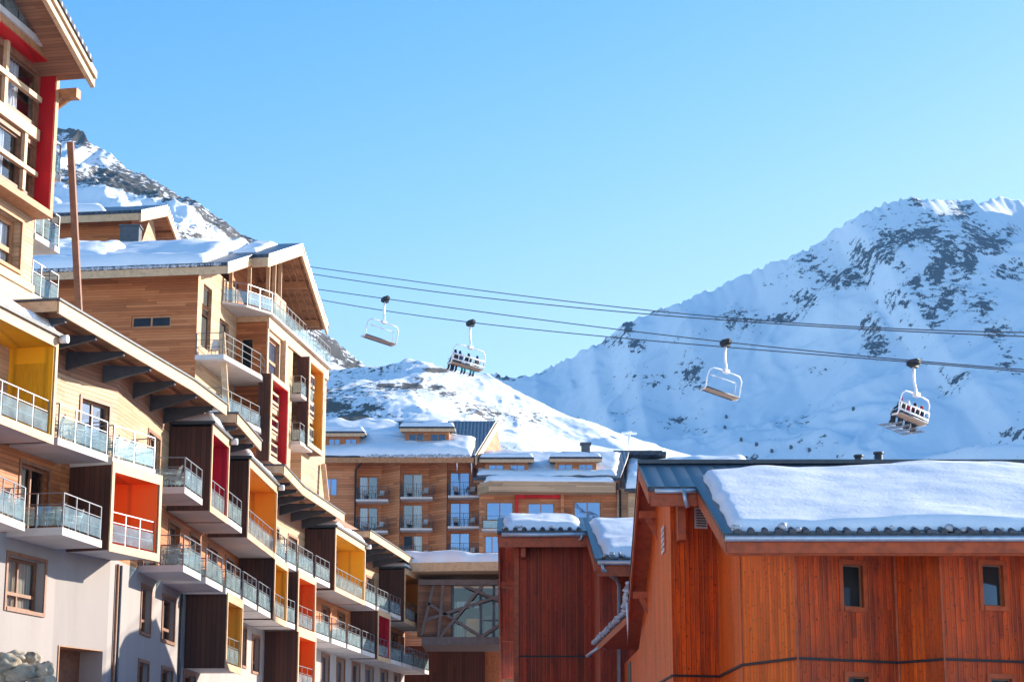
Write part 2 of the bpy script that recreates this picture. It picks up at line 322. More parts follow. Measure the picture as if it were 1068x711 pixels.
def window(parent, fr, u0, u1, z0, z1, n=0.0, depth=0.2, frame='brown', pane='pane', mull=1, rail=None, cur=None, fw=0.09, name='window', casing=None, label=None):
    mb = MB(); nb = n-depth
    mb.fbox(fr, u0, u1, nb-0.05, nb+0.03, z0, z0+fw); mb.fbox(fr, u0, u1, nb-0.05, nb+0.03, z1-fw, z1)
    mb.fbox(fr, u0, u0+fw, nb-0.05, nb+0.03, z0+fw, z1-fw); mb.fbox(fr, u1-fw, u1, nb-0.05, nb+0.03, z0+fw, z1-fw)
    for k in range(mull):
        c = u0+(u1-u0)*(k+1)/(mull+1); mb.fbox(fr, c-fw*0.45, c+fw*0.45, nb-0.05, nb+0.028, z0+fw, z1-fw)
    if rail is not None:
        zr = z0+(z1-z0)*rail; mb.fbox(fr, u0+fw, u1-fw, nb-0.045, nb+0.045, zr-fw*0.6, zr+fw*0.6)
    mats = [frame]
    if casing:
        mats.append(casing); mb.mi = 1; w = 0.12
        mb.fbox(fr, u0-w, u0, n-0.04, n+0.035, z0-w, z1+w); mb.fbox(fr, u1, u1+w, n-0.04, n+0.035, z0-w, z1+w)
        mb.fbox(fr, u0, u1, n-0.04, n+0.035, z1, z1+w); mb.fbox(fr, u0, u1, n-0.04, n+0.06, z0-w, z0)
    w = mb.build(name, mats, parent, label)
    g = MB(); g.face([fr.p(u0+0.02, nb-0.01, z0+0.02), fr.p(u1-0.02, nb-0.01, z0+0.02), fr.p(u1-0.02, nb-0.01, z1-0.02), fr.p(u0+0.02, nb-0.01, z1-0.02)])
    if cur:
        g.build('pane', 'clear', w)
        c = MB(); a, b, mat = cur; U0 = u0+(u1-u0)*a; U1 = u0+(u1-u0)*b
        k = max(6, int((U1-U0)/0.06)); pts = [(U0+(U1-U0)*i/k, nb-0.14-0.03*math.sin(i*1.9)) for i in range(k+1)]
        for p, q in zip(pts, pts[1:]): c.face([fr.p(p[0], p[1], z0), fr.p(q[0], q[1], z0), fr.p(q[0], q[1], z1), fr.p(p[0], p[1], z1)])
        c.build('curtain', mat, w)
        r = MB(); r.face([fr.p(u0-0.3, nb-0.34, z0-0.3), fr.p(u1+0.3, nb-0.34, z0-0.3), fr.p(u1+0.3, nb-0.34, z1+0.3), fr.p(u0-0.3, nb-0.34, z1+0.3)]); r.build('dark_room', 'pane_dark', w)
    else: g.build('pane', pane, w)
    return w
def railing(parent, pts, z, h=1.05, mat='metal', bars=False, glass=True, r=0.022, step=1.05, mids=(0.36, 0.68), gname='glass_panel', gh=0.62):
    """pts: list of plan points at the slab edge; posts, top rail, two thin rails and glass panels"""
    mb = MB(); g = MB()
    for a, b in zip(pts, pts[1:]):
        a = V((a[0], a[1], 0)); b = V((b[0], b[1], 0)); L = (b-a).length
        if L < 0.15: continue
        k = max(1, round(L/step)); d = (b-a)/k
        mb.beam(a+V((0, 0, z+h)), b+V((0, 0, z+h)), 0.036, 0.032)
        for m in mids: mb.beam(a+V((0, 0, z+h*m)), b+V((0, 0, z+h*m)), 0.022, 0.022)
        for i in range(k+1): q = a+d*i; mb.beam(q+V((0, 0, z-0.02)), q+V((0, 0, z+h)), 0.035, 0.05, up=V((d.x, d.y, 0)).normalized())
        if glass:
            nrm = V((d.y, -d.x, 0)).normalized()*0.012
            for i in range(k):
                p = a+d*(i+0.05)+nrm*2; q = a+d*(i+0.95)+nrm*2
                g.hexa([p+V((0, 0, z+0.07)), q+V((0, 0, z+0.07)), q+nrm*.5+V((0, 0, z+0.07)), p+nrm*.5+V((0, 0, z+0.07))],
                       [p+V((0, 0, z+h*gh)), q+V((0, 0, z+h*gh)), q+nrm*.5+V((0, 0, z+h*gh)), p+nrm*.5+V((0, 0, z+h*gh))])
    if bars:
        for a, b in zip(pts, pts[1:]):
            a = V((a[0], a[1], 0)); b = V((b[0], b[1], 0)); k = max(1, int((b-a).length/0.16))
            for i in range(1, k): q = a.lerp(b, i/k); mb.beam(q+V((0, 0, z+0.05)), q+V((0, 0, z+h-0.02)), 0.018, 0.018)
    o = mb.build('railing', mat, parent)
    if glass and g.f: g.build(gname, 'rail_glass', parent)
    return o
def nz(x, y, z=0.0): return mnoise.noise(V((x, y, z)))
def snow_quad(mb, a, b, c, d, th=0.35, nu=30, nv=10, seed=0, rag=(0.2, 0.2), edge=0.18, amp=0.35, over=0.08, freq=0.5, ragu=0.15):
    """snow blanket on a sloped quad: a,b lower edge (left,right), d,c upper edge; rounded rims, uneven top"""
    a, b, c, d = V(a), V(b), V(c), V(d); Lu = (b-a).length; Lv = (d-a).length
    def P(u, v): return (a*(1-u)+b*u)*(1-v)+(d*(1-u)+c*u)*v
    top = []; bot = []
    for j in range(nv+1):
        tr, br = [], []
        for i in range(nu+1):
            u = i/nu; v = j/nv
            # ragged rims
            lo = rag[0]*(0.5+nz(u*Lu*0.9, seed*5.3, 1.0))/max(Lv, .1); hi = rag[1]*(0.5+nz(u*Lu*0.7, seed*2.3, 9.0))/max(Lv, .1)
            vv = -over/max(Lv, .1)+lo*0.6+v*(1+over/max(Lv, .1)-lo*0.6-hi)
            le = ragu*(0.5+nz(v*Lv*0.9, seed*3.3, 4.0))/max(Lu, .1)*0.6
            uu = le+u*(1-2*le)
            p = P(uu, vv)
            eu = min(u, 1-u)*Lu; ev = min(v*1.0*Lv, (1-v)*Lv*0.8+0.02)
            e = min(1.0, eu/edge)*0.999; f = min(1.0, ev/edge)
            prof = math.sqrt(max(0, 1-(1-e)**2))*math.sqrt(max(0, 1-(1-f)**2))
            h = th*prof*(1+amp*nz(p.x*freq, p.y*freq, seed)+amp*0.35*nz(p.x*freq*3.1, p.y*freq*3.1, seed+3)+amp*0.09*nz(p.x*freq*9, p.y*freq*11, seed+6))
            tr.append(len(mb.v)); mb.v.append(tuple(p+V((0, 0, 0.015+h))))
            br.append(len(mb.v)); mb.v.append(tuple(p+V((0, 0, 0.004))))
        top.append(tr); bot.append(br)
    def q(w, x, y, z): mb.f.append((w, x, y, z)); mb.m.append(mb.mi); mb.sm.append(True)
    for j in range(nv):
        for i in range(nu): q(top[j][i], top[j][i+1], top[j+1][i+1], top[j+1][i])
    for i in range(nu): q(bot[0][i], bot[0][i+1], top[0][i+1], top[0][i]); q(bot[nv][i+1], bot[nv][i], top[nv][i], top[nv][i+1])
    for j in range(nv): q(bot[j+1][0], bot[j][0], top[j][0], top[j+1][0]); q(bot[j][nu], bot[j+1][nu], top[j+1][nu], top[j][nu])
def ragged_ice(mb, a, b, n, r, seed=0):
    """row of icy lumps along an eave from a to b"""
    a = V(a); b = V(b); R = random.Random(seed)
    for i in range(n):
        p = a.lerp(b, (i+R.random()*0.6)/n); k = r*(0.6+R.random()*0.9)
        mb.ell(p+V((0, 0, -k*0.1)), (k*1.3, k, k*0.9), 6, 4, 0.3, i+seed)
def icicle(mb, p, L, r=0.05): mb.tube([V(p), V(p)+V((0.01, 0, -L*0.5)), V(p)+V((0, 0, -L))], r, 5, r2=0.005)
# ================================================================== camera, sun, sky
SUN_AZ, SUN_EL = 58.0, 18.0
cam_d = bpy.data.cameras.new('camera'); cam = bpy.data.objects.new('camera', cam_d); COL.objects.link(cam)
cam.location = (0, 0, CZ); cam.rotation_euler = (math.pi/2+TH, 0, 0)
cam_d.sensor_width = 36; cam_d.lens = F/1068*36; cam_d.clip_start = 0.5; cam_d.clip_end = 30000
SC.camera = cam
sd = V((math.sin(math.radians(SUN_AZ))*math.cos(math.radians(SUN_EL)), math.cos(math.radians(SUN_AZ))*math.cos(math.radians(SUN_EL)), math.sin(math.radians(SUN_EL))))
sun_d = bpy.data.lights.new('sun', 'SUN'); sun_d.energy = 5.0; sun_d.angle = math.radians(0.5); sun_d.color = (1.0, 0.89, 0.74)
sun = bpy.data.objects.new('sun', sun_d); COL.objects.link(sun); sun.rotation_euler = sd.to_track_quat('Z', 'Y').to_euler(); sun.location = (60, 60, 60)
w = bpy.data.worlds.new('World'); SC.world = w; w.use_nodes = True; nt = w.node_tree; nt.nodes.clear()
sky = nt.nodes.new('ShaderNodeTexSky'); sky.sky_type = 'NISHITA'; sky.sun_disc = False
sky.sun_elevation = math.radians(SUN_EL); sky.sun_rotation = math.radians(SUN_AZ); sky.altitude = 1800; sky.air_density = 1.0; sky.dust_density = 1.1; sky.ozone_density = 1.6
hs = nt.nodes.new('ShaderNodeHueSaturation'); hs.inputs['Saturation'].default_value = 1.24; hs.inputs['Hue'].default_value = 0.495
gm = nt.nodes.new('ShaderNodeGamma'); gm.inputs[1].default_value = 1.25; nt.links.new(sky.outputs[0], gm.inputs[0]); nt.links.new(gm.outputs[0], hs.inputs['Color'])
bg = nt.nodes.new('ShaderNodeBackground'); bg.inputs[1].default_value = 0.1; bw = nt.nodes.new('ShaderNodeRGBToBW'); nt.links.new(hs.outputs[0], bw.inputs[0])
mr = N(nt, 'ShaderNodeMapRange'); nt.links.new(bw.outputs[0], mr.inputs[0]); mr.inputs[1].default_value = 1.2; mr.inputs[2].default_value = 3.4; mr.inputs[3].default_value = 0.0; mr.inputs[4].default_value = 0.5
wh = mixc(nt, 1.0, bw.outputs[0], (0.90, 1.0, 1.12), 'MULTIPLY'); nt.links.new(mixc(nt, mr.outputs[0], hs.outputs[0], wh), bg.inputs[0])
wo = nt.nodes.new('ShaderNodeOutputWorld'); nt.links.new(bg.outputs[0], wo.inputs[0])
SC.view_settings.view_transform = 'Standard'; SC.view_settings.look = 'None'; SC.view_settings.gamma = 1; SC.view_settings.use_curve_mapping = False
SC.view_settings.exposure = 1.34
SC.render.engine = 'CYCLES'
SC.cycles.max_bounces = 7; SC.cycles.diffuse_bounces = 5; SC.cycles.glossy_bounces = 3; SC.cycles.transparent_max_bounces = 10; SC.cycles.transmission_bounces = 4
SC.cycles.use_denoising = True; SC.cycles.caustics_reflective = False; SC.cycles.caustics_refractive = False
# ================================================================== terrain
def vnoise(x, y, seed=0):
    xi = np.floor(x).astype(np.int64); yi = np.floor(y).astype(np.int64); xf = x-xi; yf = y-yi
    xf = xf*xf*xf*(xf*(xf*6-15)+10); yf = yf*yf*yf*(yf*(yf*6-15)+10)
    def h(a, b):
        n = (a*374761393+b*668265263+seed*1442695041) & 0xffffffff; n = ((n ^ (n >> 13))*1274126177) & 0xffffffff
        return ((n ^ (n >> 16)) & 0xffff)/65535.0
    return (h(xi, yi)*(1-xf)+h(xi+1, yi)*xf)*(1-yf)+(h(xi, yi+1)*(1-xf)+h(xi+1, yi+1)*xf)*yf
def fbm(x, y, o=6, seed=0, gain=0.5, ridged=False):
    s = np.zeros_like(x); a = 1.0; t = 0
    for k in range(o):
        n = vnoise(x*2**k+k*17.3, y*2**k-k*9.1, seed+k)
        if ridged: n = 1-np.abs(2*n-1)
        s += a*n; t += a; a *= gain
    return s/t
def mountain_mat(name, sc, rockcol, thr=0.5, k=1.1, rot=(0, 0, 0), snow=(0.84, 0.87, 0.91), stretch=(1, 1, 1)):
    m, nt, b, out = new_mat(name)
    at = N(nt, 'ShaderNodeAttribute', attribute_name='rock'); pos = N(nt, 'ShaderNodeNewGeometry')
    mp = N(nt, 'ShaderNodeMapping'); nt.links.new(pos.outputs['Position'], mp.inputs[0]); mp.inputs['Scale'].default_value = stretch; mp.inputs['Rotation'].default_value = rot
    n1 = N(nt, 'ShaderNodeTexNoise', Scale=sc, Detail=12.0, Roughness=0.72); nt.links.new(mp.outputs[0], n1.inputs['Vector'])
    v = M(nt, 'ADD', at.outputs['Fac'], M(nt, 'MULTIPLY', M(nt, 'SUBTRACT', n1.outputs[0], 0.5), k*2))
    mr = N(nt, 'ShaderNodeMapRange'); nt.links.new(v, mr.inputs[0]); mr.inputs[1].default_value = thr-0.03; mr.inputs[2].default_value = thr+0.05
    n2 = N(nt, 'ShaderNodeTexNoise', Scale=sc*3.5, Detail=6.0, Roughness=0.7); nt.links.new(pos.outputs['Position'], n2.inputs['Vector'])
    rc = ramp(nt, n2.outputs[0], [(0.3, sc3(rockcol, 0.5)), (0.5, rockcol), (0.75, sc3(rockcol, 1.7))])
    nt.links.new(mixc(nt, mr.outputs[0], snow, rc), b.inputs['Base Color'])
    b.inputs['Roughness'].default_value = 0.85; b.inputs['Specular IOR Level'].default_value = 0.15
    bump(nt, b, M(nt, 'ADD', M(nt, 'MULTIPLY', n2.outputs[0], 0.35), M(nt, 'MULTIPLY', mr.outputs[0], 0.5)), 0.8, 1.2/sc*0.12)
    return m
def terrain(name, ridge, mat, px_step, L, nrow, prof, namp, nfreq, rock_fn, back=500, base=-6, spread=0.0, jag=0.0, seed=1, gain=0.5, warp=0.0, smooth=30, nmid=0.60):
    px = np.arange(ridge[0][0], ridge[-1][0]+0.01, px_step)
    py = np.interp(px, [r[0] for r in ridge], [r[1] for r in ridge]); D = np.interp(px, [r[0] for r in ridge], [r[2] for r in ridge])
    py = py+jag*(fbm(px*0.22, px*0, 6, seed+40, 0.75)-0.5)
    R = np.array([tuple(atY(a, b, c)) for a, b, c in zip(px, py, D)])
    sg = max(2, int(smooth/px_step)); kx = np.arange(-3*sg, 3*sg+1); kk = np.exp(-0.5*(kx/sg)**2); kk /= kk.sum()
    zs = np.convolve(np.pad(R[:, 2], 3*sg, mode='edge'), kk, 'valid'); ys = np.convolve(np.pad(R[:, 1], 3*sg, mode='edge'), kk, 'valid')
    s = np.concatenate([-back*np.linspace(1, 0.0, 9)[:-1]**1.3, L*np.linspace(0, 1, nrow)**1.15])
    S, X0 = np.meshgrid(s, R[:, 0], indexing='ij'); _, Y0 = np.meshgrid(s, R[:, 1], indexing='ij'); _, Z0 = np.meshgrid(s, R[:, 2], indexing='ij')
    Zs, _ = np.meshgrid(zs, s, indexing='xy'); bl = np.exp(-np.abs(S)/(L*0.022)); Z0 = Z0*bl+Zs*(1-bl)
    f = np.clip(S/L, 0, 1)
    drop = np.interp(f, [p[0] for p in prof], [p[1] for p in prof])
    Z = base+(Z0-base)*(1-drop); Z = np.where(S < 0, Z0-(-S)*0.7, Z)
    X = X0*(1-f*spread); Y = Y0-S
    am = namp*np.clip(np.abs(S)/(L*0.10), 0, 1)*np.clip((1.02-f)*4, 0, 1)
    wx = warp*(fbm(X*nfreq*0.7, Y*nfreq*0.7, 3, seed+60)-0.5)
    Z = Z+am*(fbm(X*nfreq+wx, Y*nfreq*0.55+wx*0.5, 8, seed, gain, True)-nmid)*2
    P = np.stack([X, Y, Z], -1)
    d = P[..., 1]*CT+(P[..., 2]-CZ)*ST; uu = -P[..., 1]*ST+(P[..., 2]-CZ)*CT
    PX = 534+F*P[..., 0]/d; PY = 355.5-F*uu/d
    gy = np.gradient(Z, axis=0)/np.maximum(1e-3, np.abs(np.gradient(Y, axis=0))); gx = np.gradient(Z, axis=1)/np.maximum(1e-3, np.abs(np.gradient(X, axis=1)))
    steep = np.sqrt(gx**2+gy**2)
    rock = rock_fn(PX, PY, steep, f, P)
    nr, nc = Z.shape; me = bpy.data.meshes.new(name)
    idx = np.arange(nr*nc).reshape(nr, nc)
    faces = np.stack([idx[:-1, :-1], idx[:-1, 1:], idx[1:, 1:], idx[1:, :-1]], -1).reshape(-1, 4)
    me.from_pydata(P.reshape(-1, 3).tolist(), [], faces[:, ::-1].tolist()); me.materials.append(mat)
    me.polygons.foreach_set('use_smooth', [True]*len(me.polygons))
    at = me.attributes.new('rock', 'FLOAT', 'POINT'); at.data.foreach_set('value', rock.reshape(-1).astype(np.float32))
    o = bpy.data.objects.new(name, me); COL.objects.link(o); o['kind'] = 'structure'
    if me.polygons[0].normal.z < 0: me.flip_normals()
    return o
def blobs(PX, PY, bl):
    v = np.zeros_like(PX)
    for b in bl:
        x, y, rx, ry, s = b[:5]; a = math.radians(b[5]) if len(b) > 5 else 0
        dx = PX-x; dy = PY-y; u = dx*math.cos(a)+dy*math.sin(a); w_ = -dx*math.sin(a)+dy*math.cos(a)
        q = np.sqrt((u/rx)**2+(w_/ry)**2)
        v = np.maximum(v, s*np.clip(1.35-q*0.75, 0, 1))
    return v
# --- right massif
BR = [(955,211,8,10,.95),(925,222,24,10,.42),(900,232,26,12,.40),(972,228,20,16,.5),(1003,222,14,8,.8),(1016,236,16,9,.62),(940,248,22,12,.82),(922,262,16,14,.9),(963,246,16,9,.86),
 (1032,254,20,10,.8,15),(987,262,14,20,.7),(897,268,24,22,.62),(872,256,20,14,.5),(856,276,20,16,.6),(882,292,28,9,.95,8),(905,275,10,20,.82),(976,286,10,15,.9),(1010,274,9,13,.85,20),
 (1000,300,20,16,.55),(988,312,12,18,.7,25),(1046,285,12,10,.75),(1060,282,10,16,.6),(842,312,12,12,.68,30),(800,290,14,8,.45),(775,334,24,12,.82,10),(785,350,12,10,.6),(816,333,14,5,.95),
 (955,294,7,7,.9),(930,312,14,12,.7),(966,320,8,20,.65,-30),(1022,322,12,14,.72),(1043,345,14,10,.6),(905,340,10,16,.62,20),(914,362,14,10,.65),(655,340,5,10,.9),(690,324,14,4,.8),(640,356,14,6,.6),(662,360,12,6,.7),
 (722,388,15,14,.9,-20),(680,394,20,8,.62),(706,404,12,5,.6),(1000,398,18,10,.72,-30),(985,386,10,8,.6),(842,386,18,5,.55),(560,386,20,4,.75),(530,392,12,4,.85),(700,440,16,4,.55),(728,450,18,4,.58),(696,448,5,3,.9),
 (782,476,8,4,.8),(1052,378,12,18,.55),(1060,452,12,6,.6),(848,272,9,9,.7),(870,300,12,9,.6),(1030,300,12,10,.5),(1055,240,12,6,.7),(940,278,9,7,.6)]
def rock_right(PX, PY, steep, f, P):
    tex = fbm(P[..., 0]*0.012+2, P[..., 1]*0.008, 4, 77)
    return -0.02+blobs(PX, PY, BR)*0.74+0.30*np.clip(steep-0.85, 0, 1)+(tex-0.5)*0.75
ridgeR = [(380,402,3500),(470,398,3400),(514,391,3300),(534,394,3250),(559,391,3200),(575,381,3200),(604,369,3150),(617,361,3100),(633,353,3100),(650,338,3050),(680,326,3050),(708,317,3000),(742,302,3000),(784,283,3000),(827,266,2950),
 (852,256,2950),(869,241,2950),(890,228,2900),(919,214,2900),(940,207,2900),(955,204,2900),(963,209,2900),(978,208,2920),(1000,207,2950),(1021,212,2950),(1044,204,3000),(1068,212,3000),(1110,215,3000),(1150,185,3000),(1250,120,3000),(1400,95,3000),(1900,95,3000),(2200,150,3100),(2600,480,3300)]  # unseen end beyond the right edge is raised to shade the slope
terrain('right_mountain', ridgeR, mountain_mat('massif_rock_snow', 0.10, (0.030, 0.040, 0.070), 0.5, 1.5, stretch=(1, 0.55, 0.8)), 2.6, 1850, 270,
        [(0, 0), (0.12, 0.16), (0.30, 0.38), (0.55, 0.60), (0.8, 0.76), (1, 0.93)], 42, 0.0028, rock_right, back=900, jag=11, seed=5, gain=0.55, warp=1.5)
# --- distant blue ridge in the gap
terrain('far_ridge', [(250,350,5200),(340,366,5200),(368,378,5200),(383,384,5200),(400,388,5200),(415,391,5200),(440,397,5200),(520,404,5300),(600,400,5300)], mountain_mat('far_ridge_snow', 0.006, (0.06, 0.065, 0.08), 0.5, 0.9), 4, 1500, 40,
        [(0, 0), (1, 0.6)], 60, 0.002, lambda PX, PY, st, f, P: 0.12+0.3*np.clip(st-0.5, 0, 1), back=600, jag=3, seed=8)
# --- left rocky mountain
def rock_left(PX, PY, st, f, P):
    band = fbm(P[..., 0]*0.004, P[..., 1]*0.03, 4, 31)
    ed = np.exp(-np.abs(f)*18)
    rock_patches = blobs(PX, PY, [(200, 245, 60, 14, .3, 38), (170, 222, 50, 12, .35, 38), (250, 262, 50, 14, .35, 30), (120, 185, 40, 10, .3, 40), (345, 362, 26, 9, .9, 45), (368, 384, 22, 8, .95, 40), (345, 385, 12, 12, .45), (86, 142, 10, 10, .6)])  # patches of denser rock
    return 0.41+rock_patches*0.45+ed*0.16+(band-0.5)*0.95-0.35*blobs(PX, PY, [(110, 215, 55, 12, 1), (140, 235, 40, 8, .8), (85, 165, 30, 9, .7), (340, 420, 60, 30, 1)])
ridgeL = [(-500,-60,1500),(-200,40,1400),(-60,100,1350),(40,128,1300),(60,133,1300),(80,135,1290),(88,137,1290),(92,149,1280),(103,153,1280),(113,159,1270),(126,169,1260),(136,178,1250),(151,182,1240),(166,191,1230),(188,205,1220),(202,208,1210),(212,215,1200),
 (227,226,1200),(240,235,1190),(252,244,1190),(273,253,1180),(300,296,1170),(330,342,1150),(345,352,1140),(361,365,1130),(378,379,1120),(390,391,1110),(405,400,1100),(440,420,1100)]
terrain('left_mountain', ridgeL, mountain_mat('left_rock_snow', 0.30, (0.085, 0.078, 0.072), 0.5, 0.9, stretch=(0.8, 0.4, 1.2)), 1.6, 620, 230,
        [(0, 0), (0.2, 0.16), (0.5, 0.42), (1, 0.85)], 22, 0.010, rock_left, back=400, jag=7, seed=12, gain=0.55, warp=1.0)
# --- sunlit snowy hill in the middle
def rock_hill(PX, PY, st, f, P):
    n = fbm(P[..., 0]*0.02, P[..., 1]*0.012, 4, 90)
    return 0.25+(n-0.5)*0.8+blobs(PX, PY, [(455,386,12,2.5,.6),(402,402,8,2,.4),(430,402,12,3,.4),(455,404,10,3,.4),(350,425,14,6,.35),(370,435,12,6,.4),(385,425,10,3,.35),(440,395,8,3,.3),(470,410,10,3,.3),(560,435,20,8,.2),(500,430,16,6,.2)])-0.5*blobs(PX, PY, [(700, 470, 80, 20, .8), (620, 455, 30, 20, .5)])
ridgeH = [(150,400,800),(300,394,760),(335,392,745),(360,393,735),(380,395,725),(394,396,720),(419,392,715),(440,386,712),(452,384,710),(476,390,708),(500,395,706),(514,398,705),(551,417,700),(588,441,695),(612,448,692),(640,461,690),(662,472,685),(690,482,680),(740,495,670),(790,506,660),(850,520,650),(950,560,640),(1100,600,620)]
terrain('snow_hill', ridgeH, mountain_mat('hill_snow', 0.55, (0.10, 0.095, 0.09), 0.5, 0.9, stretch=(1, 0.25, 1)), 1.3, 520, 300,
        [(0, 0), (0.12, 0.06), (0.5, 0.42), (1, 0.9)], 4.6, 0.020, rock_hill, back=250, nmid=0.78, jag=3.5, seed=21, gain=0.5, warp=0.8)
g = MB(); g.face([(-5100, -690, 0), (8900, -690, 0), (8900, 7500, 0), (-5100, 7500, 0)]); o = g.build('snow_ground', mk_snow('ground_snow', 0.3)); tag(o, kind='structure')

# thin mountain air
hz = MB(); hz.box(-5200, 9000, -700, 7600, -8, 1180); hm = bpy.data.materials.new('mountain_air'); hm.use_nodes = True; nt = hm.node_tree; nt.nodes.clear()
pv = nt.nodes.new('ShaderNodeVolumePrincipled'); pv.inputs['Color'].default_value = (0.30, 0.62, 1.0, 1); pv.inputs['Density'].default_value = 6e-5; pv.inputs['Anisotropy'].default_value = 0.0
ho = nt.nodes.new('ShaderNodeOutputMaterial'); nt.links.new(pv.outputs[0], ho.inputs['Volume'])
o = hz.build('haze', hm); tag(o, kind='stuff')
# ================================================================== long curved apartment building on the left
PL = [V((x, y, 0)) for x, y in [(-19.2, 40), (-14.85, 57), (-14.25, 60.6), (-13.3, 64.5), (-12.1, 67.6), (-11.75, 72), (-11.2, 83.4), (-10.8, 94), (-9.95, 101.5), (-8.07, 116.8), (-5.5, 133.2)]]
def offset_line(L, d):
    out = []
    for i, p in enumerate(L):
        n = V((0, 0, 0))
        if i: t = (p-L[i-1]).normalized(); n += V((t.y, -t.x, 0))
        if i < len(L)-1: t = (L[i+1]-p).normalized(); n += V((t.y, -t.x, 0))
        n.normalize(); out.append(p+n*d)
    return out
def on_line(L, px, z, last=False):
    """plan point of the line seen at photo column px at height z"""
    best = None
    for a, b in zip(L, L[1:]):
        fa = proj((a.x, a.y, z))[0]-px; fb = proj((b.x, b.y, z))[0]-px
        if fa*fb <= 0:
            k = 0
            lo, hi = 0.0, 1.0
            for _ in range(30):
                mid = (lo+hi)/2; q = a.lerp(b, mid); fm = proj((q.x, q.y, z))[0]-px
                if fm*fa > 0: lo = mid
                else: hi = mid
            return a.lerp(b, (lo+hi)/2)
    a, b = (L[0], L[1]) if px < proj((L[0].x, L[0].y, z))[0] else (L[-2], L[-1])
    return a if px < proj((L[0].x, L[0].y, z))[0] else b
def foot(L, p):
    best = (1e9, None)
    for a, b in zip(L, L[1:]):
        d = b-a; k = max(0, min(1, (p-a).dot(d)/d.dot(d))); q = a+d*k
        if (q-p).length < best[0]: best = ((q-p).length, q)
    return best[1]
DW = 1.65
WL = offset_line(PL, -DW)
Z0, Z1, Z2, Z3 = 6.55, 9.45, 12.25, 15.35      # slab undersides of the rows
SL = 0.24
block = thing('apartment_building', 'long curved apartment block with coloured box balconies stepping down the left side', 'building', (WL[4].x-4, WL[4].y, 0))
R0, R1, R2 = Z0+SL, Z1+SL, Z2+SL
holes = {i: {'a': [], 'b': [], 'c': []} for i in range(len(WL)-1)}
wins = []
def wl_hole(px0, px1, py0, py1, row, zfix=None, **kw):
    """opening in the wall line by photo rectangle"""
    pm = (px0+px1)/2
    z = 8.0
    for _ in range(5):
        q = on_line(WL, pm, z); z = CZ+ray(pm, (py0+py1)/2)[1]*q.y
    for i in range(len(WL)-1):
        a, b = WL[i], WL[i+1]; k = (q-a).dot(b-a)/(b-a).dot(b-a)
        if -1e-3 <= k <= 1+1e-3: break
    fr = Fr(a, b-a); L = (b-a).length
    u0 = fr.hit(px0, (py0+py1)/2)[0]; u1 = fr.hit(px1, (py0+py1)/2)[0]
    zt = fr.hit(pm, py0)[1]; zb = fr.hit(pm, py1)[1]
    if zfix: zb, zt = zfix
    u0 = max(0.12, u0); u1 = min(L-0.12, u1)
    if u1-u0 < 0.3: return
    if any(h[0] < u1+0.1 and u0-0.1 < h[1] and h[2] < zt and zb < h[3] for h in holes[i][row]): return
    holes[i][row].append((u0, u1, zb, zt, kw.get('depth', 0.22))); wins.append((fr, u0, u1, zb, zt, kw))
# ground rows windows
wl_hole(7, 46, 582, 636, 'a', depth=0.32, rail=0.3, mull=1, cur=(0.0, 0.98, 'curtain'), casing='brown')
wl_hole(59, 106, 675, 740, 'a', depth=0.9, mull=1, frame='brown', pane='pane_dark', door=1)
for r in [(143, 157, 612, 659), (169, 182, 624, 668), (139, 154, 690, 735), (168, 179, 698, 740), (191, 203, 703, 740), (252, 257.5, 655, 694), (263, 270, 664, 700), (225, 233, 716, 745),
          (335, 343, 683, 722), (351, 361, 688, 722), (367, 375, 692, 722), (381, 389, 696, 724), (397, 404, 699, 726), (411, 417, 702, 728), (425, 431, 705, 730), (284, 292, 690, 722), (296, 303, 694, 722)]:
    wl_hole(*r, 'a', depth=0.22, rail=0.28, mull=1, cur=None if r[0] > 200 else (0.1, 0.6, 'curtain'), casing='brown')
BAL2 = [(60, 109.5), (117, 162), (192.5, 211), (237.5, 252), (287.5, 297.3), (299, 308.5), (311, 326.3), (329, 344), (381, 391.3), (393.3, 405), (407, 418), (444.8, 453.5)]
BOX2 = [(-75, 54, 'yellow', 'yellow'), (218, 236, 'crimson', 'crimson red'), (257, 286.5, 'orange', 'orange'), (348.3, 379.5, 'amber', 'amber yellow'), (421.3, 443.5, 'orange', 'burnt orange')]
BAL1 = [(-60, -20), (-16, 42), (57, 106), (191, 209.5), (214.5, 232), (235.4, 250.6), (253.2, 267.5), (269.5, 282.3), (298.8, 307.5), (328.6, 343), (346, 360.5), (362.5, 376), (378, 391), (407.3, 418.6), (420, 430.5), (432, 441.5), (443, 453)]
BOX1 = [(113, 164.5, 'flame', 'orange-red'), (284.5, 298, 'amber', 'amber'), (309.3, 327.6, 'flame', 'orange-red'), (393.3, 406, 'crimson', 'dark red')]
BOX0 = [(234.3, 250.5, 'mustard', 'mustard'), (309.3, 327.6, 'flame', 'orange-red')]
def line_between(px0, px1, z):
    """outline points along PL between two photo columns"""
    a = on_line(PL, px0, z); b = on_line(PL, px1, z)
    return a, b
